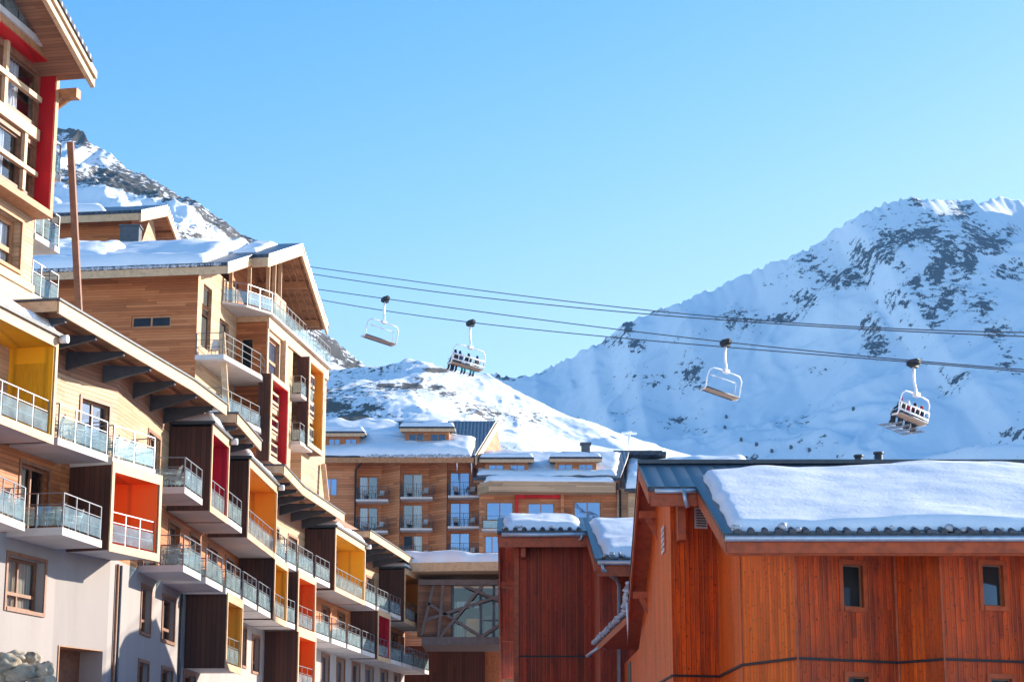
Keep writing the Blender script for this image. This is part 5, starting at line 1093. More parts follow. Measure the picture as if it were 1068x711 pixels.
# mostly unseen block added to shade the curved building; also carries the bridge end
an = thing('shade_annex', 'brown timber block under and behind the footbridge, beside the red chalet, mostly unseen, added for its shade', 'building', (6, 136, 0))
mb = MB(); mb.box(atY(548, 640, 124).x, 13, 124, 134, 0, 15.5); mb.build('wall', 'larch', an)
mb = MB(); mb.box(atY(548, 640, 124).x-0.4, 13.4, 123.6, 134.4, 15.51, 15.8); mb.build('roof', 'tiles', an)
mb = MB(); mb.box(-7.5, atY(506, 690, 138).x, 137, 138, 0, 11.6); mb.build('rear_wall', 'dark', an)  # dark boards stand in for the deep shade under the bridge
for k, px in enumerate((507, 514, 521)):
    mb = MB(); x = atY(px, 690, 137.8).x; mb.box(x-0.22, x+0.22, 137.6, 137.95, 0, 11.4); mb.build('post', 'tan', an)
# ================================================================== red chalets
def eave_tiles(parent, a, b, step=0.33, r=0.12, ice=0.6, seed=0, nm='tile_ends'):
    a = V(a); b = V(b); n = int((b-a).length/step); d = (b-a).normalized(); mb = MB()
    back = V((-d.y, d.x, 0))
    for i in range(n):
        p = a+d*(i+0.5)*step; mb.tube([p+V((0, -0.06, -0.02)), p+V((0, 0.5, 0.14))], r, 8)
    mb.build(nm, 'tiles', parent)
    R = random.Random(seed); mb = MB()
    for i in range(n*2):
        if R.random() < ice: p = a+d*(i+R.random())*step*0.5; k = r*(0.35+R.random()*0.8); mb.ell(p+V((0, -0.02+R.random()*0.15, 0.05+R.random()*0.12)), (k*1.4, k*1.2, k), 6, 4, 0.35, i)
    mb.build('eave_ice', 'crust', parent)
# ---- big chalet on the right
zbelt = 4.85
C = [atZ(px, py, zbelt) for px, py in [(702, 704), (751, 705), (775, 693), (832, 686), (937, 690.6), (985, 687), (1068, 690)]]
C = [V((p.x, p.y, 0)) for p in C]; C.append(C[-1]+V((1.3, -0.9, 0))); C.append(C[-1]+V((2.6, 0.9, 0))); C.append(C[-1]+V((4, -0.6, 0)))
big = thing('red_chalet', 'large orange-red boarded chalet with a broad snow-covered roof at the right', 'building', (12, 56, 0))
Xv = atY(668, 489, 58.4).x
zR = atY(800, 488, 58.4).z-0.15; YR = 58.4
Ys, Ym = 54.3, 47.6; zs = atY(700, 512, Ys).z; zm = atY(900, 561, Ym).z
slope = (zs-zm)/(Ys-Ym); zR = zs+(YR-Ys)*slope
Xs = (atY(725, 500, 55.6).x+atY(757, 562, Ym).x)/2; XE = 26.0
mats = ['chalet', 'chalet_b', 'chalet_b', 'chalet_w', 'chalet', 'chalet_w', 'chalet', 'chalet_w', 'chalet']
rM_ = lambda off: (lambda p: zR+off-(YR-p[1])*slope)
for i in range(len(C)-1):
    a, b = C[i], C[i+1]; fr = Fr(a, b-a); L = (b-a).length; H = []
    for r in ((878, 899, 588, 632), (1023.5, 1045, 588, 631), (884, 905, 705, 745), (1033, 1055, 707, 745)):
        u = fr.hit((r[0]+r[1])/2, r[2])[0]
        if 0.2 < u < L-0.2 and i in (3, 5): H.append((fr.hit(r[0], r[2])[0], fr.hit(r[1], r[2])[0], fr.hit(r[0], r[3])[1], fr.hit(r[0], r[2])[1]))
    mb = MB(); zt = (zs+0.1 if i == 0 else None)
    zt = min(rM_(-0.12)(a), rM_(-0.12)(b)); wall(mb, fr, 0, L, -0.2, zt, H, 0.14)
    hi, lo = (a, b) if rM_(0)(a) > rM_(0)(b) else (b, a)
    mb.face([V((hi.x, hi.y, zt)), V((lo.x, lo.y, zt)), V((hi.x, hi.y, rM_(-0.12)(hi)))])
    wl = mb.build('front_wall', mats[i], big)
    for h in H: window(big, fr, *h, depth=0.10, frame='brown', pane='pane_dark', mull=0, fw=0.035, casing='chalet_t')
mb = MB()
for i in range(len(C)-1):
    a, b = C[i], C[i+1]; t = (b-a).normalized(); n = V((t.y, -t.x, 0)); mb.prism([a+n*0.002, b+n*0.002, b+n*0.06, a+n*0.06], zbelt-0.03, zbelt+0.03)
mb.build('drip_strip', 'black', big)
for i in (1, 2, 3, 4, 5):
    p = C[i]; mb = MB(); mb.beam(p+V((0, -0.015, -0.2)), p+V((0, -0.015, rM_(-0.15)(p))), 0.05, 0.05, up=V((0, 1, 0))); mb.build('corner_strip', 'chalet_t', big)
# gable wall going back
G1 = C[0]; G2 = V((C[0].x-0.25, 66.5, 0)); G3 = V((C[0].x-0.45, 74, 0))
sb = 0.57; rB = lambda off: (lambda p: zR+off-(p[1]-YR)*sb)
mb = MB(); zl = rB(-0.12)(G2)
for a, b in ((G1, V((C[0].x-0.07, YR, 0))), (V((C[0].x-0.07, YR, 0)), G2)):
    top = lambda p: (rM_(-0.14)(p) if p.y < YR else rB(-0.14)(p))
    mb.face([V((a.x, a.y, -0.2)), V((b.x, b.y, -0.2)), V((b.x, b.y, top(b))), V((a.x, a.y, top(a)))])
Yt = 71.5; zt_ = rB(0)(V((0, 65.0, 0)))
mb.face([V((G2.x, G2.y, -0.2)), V((G3.x, G3.y, -0.2)), V((G3.x, G3.y, zt_-1.1)), V((G2.x, G2.y, zl))]); mb.build('gable_wall', 'chalet_b', big)  # brighter boards carry reflected light from the opposite windows in their colour
mb = MB(); mb.prism([G1+V((-0.05, -0.002, 0)), G2+V((-0.05, 0, 0)), G2+V((-0.002, 0, 0)), G1+V((-0.002, -0.002, 0))], zbelt-0.03, zbelt+0.03); mb.build('drip_strip', 'black', big)
mb = MB(); mb.face([(G3.x, G3.y, -0.2), (XE, G3.y, -0.2), (XE, G3.y, 6), (G3.x, G3.y, 6)]); mb.face([(XE, 50, -0.2), (XE, G3.y, -0.2), (XE, G3.y, 6), (XE, 50, 8)]); mb.build('rear_wall', 'chalet_w', big)
# roof: strip, main slope, rear slope and flared tail
mb = MB(); P1 = [(Xv, Ys), (Xs, Ys), (Xs, YR), (Xv, YR)]; P2 = [(Xs, Ym), (XE+1, Ym), (XE+1, YR), (Xs, YR)]; P3 = [(Xv, YR), (XE+1, YR), (XE+1, 65.0), (Xv, 65.0)]
Xt = atY(623, 673, Yt).x; zT = atY(623, 673, Yt).z
rT = lambda off: (lambda p: rB(0)(V((0, 65.0, 0)))+off+(p[1]-65.0)/(Yt-65.0)*(zT-rB(0)(V((0, 65.0, 0)))))
P4 = [(Xv, 65.0), (XE+1, 65.0), (XE+1, Yt), (Xt, Yt)]
mb.prism(P1, rM_(-0.12), rM_(0)); mb.prism(P2, rM_(-0.12), rM_(0)); mb.prism(P3, rB(-0.12), rB(0)); mb.prism(P4, rT(-0.12), rT(0)); rf = mb.build('roof', 'chalet_t', big)
ex = 0.08; mb = MB()
mb.prism([(Xv-ex, Ys-ex), (Xs-ex, Ys-ex), (Xs-ex, YR), (Xv-ex, YR)], rM_(0.01), rM_(0.14)); mb.prism([(Xs-ex, Ym-ex), (XE+1, Ym-ex), (XE+1, YR), (Xs-ex, YR)], rM_(0.01), rM_(0.14))
mb.prism([(Xv-ex, YR+0.01), (XE+1, YR+0.01), (XE+1, 65.0), (Xv-ex, 65.0)], rB(0.01), rB(0.14)); mb.prism([(Xv-ex, 65.01), (XE+1, 65.01), (XE+1, Yt), (Xt-ex, Yt)], rT(0.01), rT(0.12)); mb.build('tiles', 'seam', rf)
mb = MB(); mb.beam((Xv-ex, YR, zR+0.17), (XE+1, YR, zR+0.17), 0.34, 0.12); mb.build('ridge_cap', 'dmetal', rf)
mb = MB(); th_ = 0.34   # verge boards
mb.prism([(Xv-0.06, Ys), (Xv-0.005, Ys), (Xv-0.005, YR), (Xv-0.06, YR)], rM_(-th_), rM_(0.0)); mb.prism([(Xv-0.06, YR), (Xv-0.005, YR), (Xv-0.005, 65.0), (Xv-0.06, 65.0)], rB(-th_), rB(0.0))
mb.prism([(Xv-0.06, 65), (Xv-0.005, 65), (Xt-0.005, Yt), (Xt-0.06, Yt)], rT(-th_*0.7), rT(0.0))
mb.prism([(Xs-0.06, Ym), (Xs-0.005, Ym), (Xs-0.005, Ys+0.4), (Xs-0.06, Ys+0.4)], rM_(-th_), rM_(0.0)); mb.build('verge_board', 'chalet_t', rf)
mb = MB(); mb.box(Xv, Xs-0.07, Ys-0.06, Ys+0.0, zs-0.42, zs-0.02); mb.box(Xs, XE+1, Ym-0.02, Ym+0.06, zm-0.36, zm-0.02); mb.box(Xs, XE+1, Ym+0.1, Ym+0.22, zm-0.40, zm-0.13); mb.build('eave_board', 'chalet_t', rf)
mb = MB(); mb.tube([(Xs-0.05, Ym-0.12, zm-0.02), (XE+1, Ym-0.12, zm-0.02)], 0.075, 8); mb.build('gutter', 'gutter', rf)
mb = MB(); mb.tube([(Xv+0.1, Ys-0.17, zs-0.02), (Xs-0.1, Ys-0.17, zs-0.02)], 0.07, 8); mb.build('gutter', 'gutter', rf)
mb = MB(); q = V((Xv+(Xs-Xv)*0.68, Ys-0.2, zs)); mb.tube([q, q+V((0.02, 0.0, -0.25)), q+V((0.1, 0.1, -0.45))], 0.07, 6); mb.build('gutter_outlet', 'gutter', rf)
g1 = atY(612, 684, Yt); g2 = atY(625, 674, Yt-0.6); mb = MB(); mb.tube([g1, g2, (Xt+0.3, Yt+0.05, zT-0.08)], 0.06, 6); mb.build('gutter', 'gutter', rf)
eave_tiles(rf, (Xs+0.1, Ym-0.02, zm+0.16), (18.0, Ym-0.02, zm+0.13), 0.33, 0.085, 0.35, 3)
mb = MB(); k0 = V((Xv-0.1, 63.6, rB(0.12)(V((0, 63.6, 0))))); k1 = V((Xt-0.12, Yt, rT(0.1)(V((0, Yt, 0))))); km = V((Xv-0.12, 65.0, rB(0.14)(V((0, 65.0, 0)))))
ragged_ice(mb, k0, km, 14, 0.10, 4); ragged_ice(mb, km, k1, 44, 0.08, 9); mb.build('icy_verge', 'crust', rf)
mb = MB(); icicle(mb, atY(654, 628, 64.2), 1.35, 0.05); mb.build('icicle', 'ice', rf)
def rp_(x, y, off=0.14): return V((x, y, rM_(off)((x, y))))
mb = MB(); snow_quad(mb, rp_(Xs+0.12, Ym+0.15), rp_(XE, Ym+0.15), rp_(XE, YR-0.6), rp_(Xs+0.2, YR-1.7), 0.25, 150, 40, seed=81, rag=(0.4, 0.7), edge=0.26, amp=0.5, freq=0.28)
snow_quad(mb, rp_(8.9, YR-3.6), rp_(XE, YR-3.6), rp_(XE, YR-0.2), rp_(10.6, YR-0.25), 0.20, 90, 16, seed=83, rag=(1.2, 0.5), edge=1.2, amp=0.8, freq=0.35); mb.build('roof_snow', 'snow', rf)
for k, (px, pt, w_) in enumerate(((895.5, 475, 0.115), (916.5, 472, 0.125))):
    p = atY(px, 482, YR+0.5); t = atY(px, pt, YR+0.5).z; mb = MB(); mb.tube([(p.x, p.y, zR-0.4), (p.x, p.y, t)], w_, 12); mb.tube([(p.x, p.y, t-0.04), (p.x, p.y, t+0.02)], w_+0.03, 12); mb.build('flue', 'dmetal', rf)
# brackets carrying the verge
for (py, Yb_) in ((565, 59.6), (611, 63.2)):
    z = rB(-0.55)(V((0, Yb_, 0))); mb = MB(); mb.beam((G1.x+0.05, Yb_, z), (Xv+0.02, Yb_, z), 0.20, 0.22); mb.beam((G1.x, Yb_, z-0.75), (Xv+0.28, Yb_, z-0.1), 0.14, 0.16); mb.build('bracket', 'chalet_t', big)
mb = MB(); p = atY(709.5, 540, 55.4); mb.box(p.x-0.11, p.x+0.11, 54.9, 55.5, atY(709, 564, 55.2).z, zs-0.1); mb.build('bracket', 'chalet_t', big)
fr = Fr(C[0], C[1]-C[0]); a = fr.hit(724, 540); b = fr.hit(737, 540); z0 = fr.hit(730, 551)[1]; z1 = fr.hit(730, 529)[1]
mb = MB(); mb.fbox(fr, a[0], b[0], 0.01, 0.05, z0, z1); v_ = mb.build('vent', 'grille', big)
mb = MB()
for k in range(7): zz = z0+0.06+(z1-z0-0.1)*k/7; mb.fbox(fr, a[0]+0.04, b[0]-0.04, 0.052, 0.07, zz, zz+0.03)
mb.build('slats', 'dmetal', v_)
p = atY(690, 561, 57.2); mb = MB()
for i in range(3):
    for j in range(5): mb.box(G1.x-0.10, G1.x-0.08, 57.0+i*0.32, 57.25+i*0.32, p.z-0.4+j*0.16, p.z-0.29+j*0.16)
mb.build('vent', 'grille', big)
mb = MB(); mb.box(G2.x-0.12, G2.x-0.02, 69.5, 71.5, 0, atY(640, 690, 70).z); mb.build('side_door', 'dmetal', big)
# ---- middle chalet
mid = thing('dark_red_chalet', 'dark red vertically boarded chalet with snow on its roof, in the middle', 'building', (3, 84, 0))
YW = 79.6; FH = Fr((atY(537.5, 650, YW).x, YW), (1, 0)); uh = lambda px: atY(px, 620, YW).x-FH.o.x
Ysm = 78.4; zsm = atY(570, 557, Ysm).z; Yrm = 82.6; slm = (atY(600, 543, Yrm).z-zsm)/(Yrm-Ysm); rHm = lambda off: (lambda p: zsm+off+(p[1]-Ysm)*slm); zrm = rHm(0)((0, Yrm))
Xvm = atY(520.5, 553, Ysm).x; Xsm = atY(613.5, 549, 79.0).x
Yl = 78.0
while proj((5, Yl, rHm(0)((0, Yl))))[1] < 586: Yl -= 0.02
zlm = rHm(0)((0, Yl)); XEm = 11.5; YW2 = Yl+1.4
mb = MB(); xs_ = uh(617); wall(mb, FH, 0, xs_, -0.2, rHm(-0.15)((0, YW)), (), 0.1); mb.build('front_wall', 'chalet_d', mid)
mb = MB(); F2 = Fr((FH.o.x+xs_, YW2), (1, 0)); wall(mb, F2, 0, XEm-F2.o.x-0.5, -0.2, rHm(-0.15)((0, YW2)), (), 0.1)
mb.face([(FH.o.x+xs_, YW2, -0.2), (FH.o.x+xs_, YW, -0.2), (FH.o.x+xs_, YW, rHm(-0.15)((0, YW))), (FH.o.x+xs_, YW2, rHm(-0.15)((0, YW2)))]); mb.build('front_wall', 'chalet_d', mid)
mb = MB(); x = FH.o.x; rBm = lambda off: (lambda p: zrm+off-(p[1]-Yrm)*0.5)
mb.face([(x, YW, -0.2), (x, Yrm, -0.2), (x, Yrm, zrm-0.15), (x, YW, rHm(-0.15)((0, YW)))]); mb.face([(x, Yrm, -0.2), (x, 93, -0.2), (x, 93, rBm(-0.15)((0, 93))), (x, Yrm, zrm-0.15)]); mb.face([(x, 93, -0.2), (XEm-0.5, 93, -0.2), (XEm-0.5, 93, 7.6), (x, 93, 7.6)]); mb.face([(XEm-0.5, YW2, -0.2), (XEm-0.5, 93, -0.2), (XEm-0.5, 93, 7.6), (XEm-0.5, YW2, 9)]); mb.build('gable_wall', 'chalet_d', mid)
zbm = atY(590, 684, YW).z; mb = MB(); mb.fbox(FH, 0, xs_, 0.004, 0.05, zbm-0.03, zbm+0.03); mb.build('drip_strip', 'black', mid)
mb = MB(); mb.fbox(FH, -0.06, 0.14, 0.0, 0.06, -0.2, rHm(-0.3)((0, YW))); mb.build('corner_board', 'chalet_t', mid)
mb = MB(); mb.fbox(FH, uh(543.5), uh(548), 0.06, 0.9, atY(546, 583, YW).z, zsm-0.2); mb.build('bracket', 'chalet_t', mid)
mb = MB()
Q1 = [(Xvm, Ysm), (Xsm, Ysm), (Xsm, Yrm), (Xvm, Yrm)]; Q2 = [(Xsm, Yl), (XEm, Yl), (XEm, Yrm), (Xsm, Yrm)]; Q3 = [(Xvm, Yrm), (XEm, Yrm), (XEm, 94), (Xvm, 94)]
mb.prism(Q1, rHm(-0.14), rHm(0)); mb.prism(Q2, rHm(-0.14), rHm(0)); mb.prism(Q3, rBm(-0.14), rBm(0)); rf = mb.build('roof', 'chalet_w', mid)
mb = MB(); mb.prism([(Xvm-0.08, Ysm-0.08), (Xsm-0.08, Ysm-0.08), (Xsm-0.08, Yrm), (Xvm-0.08, Yrm)], rHm(0.01), rHm(0.15)); mb.prism([(Xsm-0.08, Yl-0.08), (XEm, Yl-0.08), (XEm, Yrm), (Xsm-0.08, Yrm)], rHm(0.01), rHm(0.15)); mb.prism([(Xvm-0.08, Yrm+0.01), (XEm, Yrm+0.01), (XEm, 94), (Xvm-0.08, 94)], rBm(0.01), rBm(0.15)); mb.build('tiles', 'seam', rf)
mb = MB(); mb.prism([(Xvm-0.06, Ysm), (Xvm-0.005, Ysm), (Xvm-0.005, Yrm), (Xvm-0.06, Yrm)], rHm(-0.35), rHm(0)); mb.prism([(Xvm-0.06, Yrm), (Xvm-0.005, Yrm), (Xvm-0.005, 94), (Xvm-0.06, 94)], rBm(-0.35), rBm(0)); mb.prism([(Xsm-0.1, Yl), (Xsm-0.005, Yl), (Xsm-0.005, Ysm+0.5), (Xsm-0.1, Ysm+0.5)], rHm(-0.35), rHm(0.0))
mb.box(Xvm, Xsm-0.1, Ysm-0.04, Ysm+0.04, zsm-0.5, zsm-0.02); mb.box(Xsm, XEm, Yl-0.04, Yl+0.04, zlm-0.5, zlm-0.02); mb.build('verge_board', 'chalet_t', rf)
mb = MB(); mb.tube([(Xvm+0.1, Ysm-0.15, zsm-0.03), (Xsm-0.1, Ysm-0.15, zsm-0.03)], 0.09, 8); mb.build('gutter', 'gutter', rf)
mb = MB(); mb.tube([(Xsm, Yl-0.15, zlm-0.03), (XEm, Yl-0.15, zlm-0.03)], 0.09, 8); mb.build('gutter', 'gutter', rf)
mb = MB(); mb.tube([atY(628, 588, Yl-0.2), atY(629, 594, Yl-0.2), atY(643, 604, YW2-0.3), atY(645.5, 610, YW2-0.12), atY(645.5, 720, YW2-0.12)], 0.07, 8); mb.build('downpipe', 'gutter', rf)
mb = MB(); mb.tube([atY(607, 556, 78.2), atY(606, 562, 78.2), atY(597, 566, 79.2)], 0.06, 6); mb.build('gutter_outlet', 'gutter', rf)
eave_tiles(rf, (Xvm+0.1, Ysm-0.02, zsm+0.18), (Xsm-0.1, Ysm-0.02, zsm+0.16), 0.36, 0.10, 0.5, 13); eave_tiles(rf, (Xsm+0.1, Yl-0.02, zlm+0.16), (XEm, Yl-0.02, zlm+0.16), 0.5, 0.09, 0.6, 14)
def rp2(x, y): return V((x, y, rHm(0.15)((x, y))))
mb = MB(); snow_quad(mb, rp2(Xvm+0.15, Ysm+0.1), rp2(Xsm-0.25, Ysm+0.25), rp2(Xsm-0.3, Yrm-0.6), rp2(Xvm+0.15, Yrm-0.2), 0.26, 60, 16, seed=91, rag=(0.2, 0.4), edge=0.4, amp=0.5, freq=0.5)
snow_quad(mb, rp2(Xsm+0.25, Yl+0.12), rp2(XEm-0.2, Yl+0.12), rp2(XEm-0.2, Yrm-1.0), rp2(Xsm+0.05, Yrm-1.4), 0.30, 70, 30, seed=93, rag=(0.3, 0.5), edge=0.35, amp=0.6, freq=0.4); mb.build('roof_snow', 'snow', rf)
for Yb_, in ((86,), (90,)):
    z = rBm(-0.6)((0, Yb_)); mb = MB(); mb.beam((FH.o.x, Yb_, z), (Xvm+0.05, Yb_, z), 0.2, 0.24); mb.build('bracket', 'chalet_t', mid)
# ================================================================== chairlift
def mk_person_mesh():
    """seated skier: one continuous skinned body; x = side, y = facing, origin at the seat"""
    J = [(0, 0.02, 0.12), (0, -0.02, 0.36), (0, 0.0, 0.60), (0, 0.03, 0.72), (0, 0.06, 0.86), (0, 0.06, 0.98)]
    R = [.17, .16, .18, .075, .12, .09]; E = [(0, 1), (1, 2), (2, 3), (3, 4), (4, 5)]
    for s in (-1, 1):
        k = len(J); J += [(s*0.20, 0.02, 0.60), (s*0.26, 0.10, 0.36), (s*0.16, 0.36, 0.30), (s*0.13, 0.46, 0.30)]; R += [.10, .075, .055, .06]; E += [(2, k), (k, k+1), (k+1, k+2), (k+2, k+3)]
        k = len(J); J += [(s*0.11, 0.10, 0.10), (s*0.13, 0.52, 0.12), (s*0.13, 0.58, -0.32), (s*0.13, 0.58, -0.42), (s*0.13, 0.76, -0.46)]; R += [.12, .09, .085, .085, .06]; E += [(0, k), (k, k+1), (k+1, k+2), (k+2, k+3), (k+3, k+4)]
    me = bpy.data.meshes.new('person_src'); me.from_pydata(J, E, []); o = bpy.data.objects.new('person_src', me); COL.objects.link(o)
    m = o.modifiers.new('skin', 'SKIN'); m.use_smooth_shade = True
    for v, r in zip(me.skin_vertices[0].data, R): v.radius = (r, r)
    me.skin_vertices[0].data[0].use_root = True
    o.modifiers.new('sub', 'SUBSURF').levels = 1; o.modifiers['sub'].render_levels = 1
    dg = bpy.context.evaluated_depsgraph_get(); out = bpy.data.meshes.new_from_object(o.evaluated_get(dg)); bpy.data.objects.remove(o)
    return out
PM = mk_person_mesh()
def cloth(name, c): return plain(name, c, 0.7, 0.15, 8.0, bmp=0.1)
CL = {k: cloth(k+'_cloth', c) for k, c in dict(black=(.015, .015, .02), navy=(.02, .035, .10), teal=(.02, .30, .27), red=(.45, .03, .04), pink=(.5, .04, .16), grey=(.18, .18, .19), white=(.7, .7, .7)).items()}
def person(label, jacket, trousers, helmet, M4, group):
    me = PM.copy(); me.name = 'person'
    for k in (jacket, trousers, helmet, 'black'): me.materials.append(CL[k])
    for p in me.polygons:
        c = p.center; p.material_index = 2 if c.z > 0.74 else (3 if c.z < -0.30 or (c.y > 0.40 and abs(c.z-0.3) < 0.08) else (1 if (c.z < 0.22 and not (c.z > 0.2 and c.y > 0.2)) else 0)); p.use_smooth = True
    o = bpy.data.objects.new('person', me); COL.objects.link(o); o.matrix_world = M4; tag(o, label, 'person', group); return o
def mk_chair(label):
    r = thing('lift_chair', label, 'chairlift', (0, 0, 0), 'chairs of the chairlift')
    # grip on the rope at the origin
    mb = MB(); mb.box(-0.12, 0.12, -0.42, 0.42, -0.16, 0.10); mb.tube([(0, -0.3, 0.12), (0, 0.3, 0.12)], 0.10, 8); mb.box(-0.22, 0.22, -0.2, 0.2, -0.3, -0.1); mb.build('grip', 'black', r)
    mb = MB(); mb.tube([(0, 0, -0.15), (0, 0, -0.8), (0.02, -0.05, -1.35), (0.05, -0.12, -1.62), (0.0, -0.20, -1.9)], 0.085, 8); mb.box(-0.2, 0.2, -0.35, -0.05, -2.08, -1.84); mb.build('hanger', 'white', r)
    W = 1.45; mb = MB()
    for s in (-1, 1):
        mb.tube([(0, -0.2, -1.95), (s*0.7, -0.22, -1.98), (s*(W-0.25), -0.22, -2.02), (s*W, -0.16, -2.25), (s*(W+0.05), -0.05, -2.75), (s*(W+0.02), 0.0, -3.2), (s*W, 0.12, -3.38), (s*(W-0.03), 0.5, -3.40)], 0.05, 7)
    mb.build('frame', 'white', r)
    mb = MB()
    for i in range(6):
        x = -W+0.04+(2*W-0.08)*i/6; mb.box(x+0.02, x+(2*W-0.08)/6-0.02, -0.08, 0.52, -3.36, -3.27)
    mb.build('seat', 'cushion', r)
    mb = MB(); mb.tube([(-W, 0.55, -3.36), (W, 0.55, -3.36)], 0.05, 6); mb.tube([(-W, -0.06, -3.30), (W, -0.06, -3.30)], 0.05, 6); mb.build('seat_rail', 'dmetal', r)
    return r, W
def add_back(r, W):
    mb = MB(); mb.tube([(-W, -0.16, -2.72), (W, -0.16, -2.72)], 0.055, 6); mb.tube([(-W, -0.08, -3.12), (W, -0.08, -3.12)], 0.06, 6)
    for i in range(7): x = -W+2*W*i/6; mb.tube([(x, -0.16, -2.72), (x, -0.08, -3.2)], 0.035, 5)
    mb.build('backrest', 'white', r)
    mb = MB(); mb.tube([(-W+0.1, 0.62, -3.0), (W-0.1, 0.62, -3.0)], 0.04, 6)
    for s in (-1, 0, 1): mb.tube([(s*0.9, 0.62, -3.0), (s*0.9, 0.80, -3.80)], 0.03, 5); mb.tube([(s*0.9-0.3, 0.80, -3.82), (s*0.9+0.3, 0.80, -3.82)], 0.035, 5)
    mb.build('safety_bar', 'white', r)
def add_up(r, W):
    mb = MB(); mb.tube([(-W+0.3, 0.0, -2.42), (W-0.35, -0.05, -2.42)], 0.03, 6); mb.tube([(W-0.35, -0.05, -2.42), (W-0.3, 0.1, -3.1)], 0.03, 6)
    for x in (-0.9, 0.0, 0.9): mb.ell((x, 0, -2.42), (0.10, 0.08, 0.08), 6, 4)
    mb.build('raised_bar', 'white', r)
phi = math.radians(40)
Lc = {'c': [(320, 300), (402, 311.8), (530, 328.5), (757, 357), (1000, 379.7), (1080, 386.5)], 'd': [(330, 311.8), (491, 336.2), (700, 357), (953, 378), (1080, 388.5)], 'a': [(318, 277.5), (405, 290), (540, 307), (731, 330), (1000, 343.5), (1080, 348)], 'b': [(318, 284.2), (360, 291.5), (540, 314), (700, 330), (1000, 347.8), (1080, 351.5)]}
anch = {'c': (757, 122.0), 'd': (953, 112.0), 'a': (757, 128.0), 'b': (757, 119.0)}
def rope_pt(k, px):
    L_ = Lc[k]; py = float(np.interp(px, [q[0] for q in L_], [q[1] for q in L_])); apx, aY = anch[k]
    ax = atY(apx, float(np.interp(apx, [q[0] for q in L_], [q[1] for q in L_])), aY).x; a, b = ray(px, py)
    # on the plan line (ax, aY) + s(-sin, cos)
    c, s_ = math.cos(phi), math.sin(phi)
    # a*Y = ax - (Y-aY)*tan(phi)
    Y = (ax+aY*math.tan(phi))/(a+math.tan(phi)); return atY(px, py, Y)
for k, lab in (('a', 'uppermost thin steel rope of the chairlift across the sky'), ('b', 'second steel rope from the top of the chairlift'), ('c', 'third rope from the top, carrying the two empty chairs'), ('d', 'lowest rope, carrying the two chairs full of skiers')):
    xs = [q[0] for q in Lc[k]]; A = rope_pt(k, xs[0]); mid_ = rope_pt(k, (xs[0]+xs[-1])/2); B = rope_pt(k, xs[-1]); pts = []
    # smooth sagging curve through measured points: quadratic fit of z over plan distance
    S = []; Zs_ = []
    for x in xs: p = rope_pt(k, x); S.append(p.y); Zs_.append(p.z)
    cf = np.polyfit(S, Zs_, 3); 
    ext = [(A.y+40)]+[A.y+(B.y-A.y)*i/24 for i in range(25)]+[B.y-18]
    for y in ext: t = (y-A.y)/(B.y-A.y); pts.append(V((A.x+(B.x-A.x)*t, y, float(np.polyval(cf, y)))))
    Lc[k+'_cf'] = (cf, A, B); mb = MB(); mb.tube(pts, 0.036, 6); o = mb.build('lift_rope', 'dmetal'); tag(o, lab, 'rope', 'ropes of the chairlift')
def rope_at(k, px):
    cf, A, B = Lc[k+'_cf']; p = rope_pt(k, px); return V((p.x, p.y, float(np.polyval(cf, p.y))))
r, W = mk_chair('empty white lift chair hanging nearest to the timber gable, left of the two empty ones'); add_up(r, W)
def set_chair(r, k, px, roll, turn, tilt=0.0):
    p = rope_at(k, px); Mx = Matrix.Translation(p) @ Matrix.Rotation(phi+turn, 4, 'Z') @ Matrix.Rotation(roll, 4, 'Y') @ Matrix.Rotation(tilt, 4, 'X'); r.matrix_world = Mx; r.location = p; r.rotation_euler = Mx.to_euler(); return Mx
set_chair(r, 'c', 402, math.radians(7), 0.0)
r2_ = copy_tree(r); r2_['label'] = 'empty white lift chair in front of the right mountain, between the two full ones'; set_chair(r2_, 'c', 757, math.radians(7), 0.0)
r3, W = mk_chair('lift chair with a row of dark-clad skiers against the sky above the snowy hill'); add_back(r3, W); M3 = set_chair(r3, 'd', 491, math.radians(5), 0.0)
r4 = copy_tree(r3); r4['label'] = 'lift chair with skiers, one in a pink helmet, at the far right'; M4_ = set_chair(r4, 'd', 953, math.radians(6), 0.12)
S3 = [(-1.15, 'black', 'black', 'black', 'leftmost skier in black on the chair above the snowy hill'), (-0.72, 'navy', 'black', 'navy', 'second skier from the left on the chair above the snowy hill'), (0.10, 'black', 'teal', 'black', 'skier in teal trousers in the middle of the chair above the snowy hill'), (0.92, 'grey', 'teal', 'navy', 'rightmost skier, grey jacket, on the chair above the snowy hill')]
S4 = [(-1.15, 'black', 'black', 'pink', 'skier with a pink helmet on the chair at the far right'), (-0.42, 'red', 'black', 'white', 'skier in a red jacket, second on the chair at the far right'), (0.32, 'black', 'black', 'black', 'skier in black, third on the chair at the far right'), (1.02, 'navy', 'black', 'red', 'skier with a red helmet at the right end of the chair at the far right')]
for S_, Mx, nm in ((S3, M3, 0), (S4, M4_, 1)):
    for i, (x, j, t, h, lab) in enumerate(S_):
        person(lab, j, t, h, Mx @ Matrix.Translation((x, 0.02, -3.30)), ('skiers on the chair above the hill', 'skiers on the chair at the far right')[nm])
ski = None
names = ['under the skier with the pink helmet', 'under the skier in the red jacket', 'under the third skier in black', 'under the skier with the red helmet']
names3 = ['under the leftmost skier in black', 'under the second skier from the left', 'under the skier in teal trousers', 'under the skier in the grey jacket']
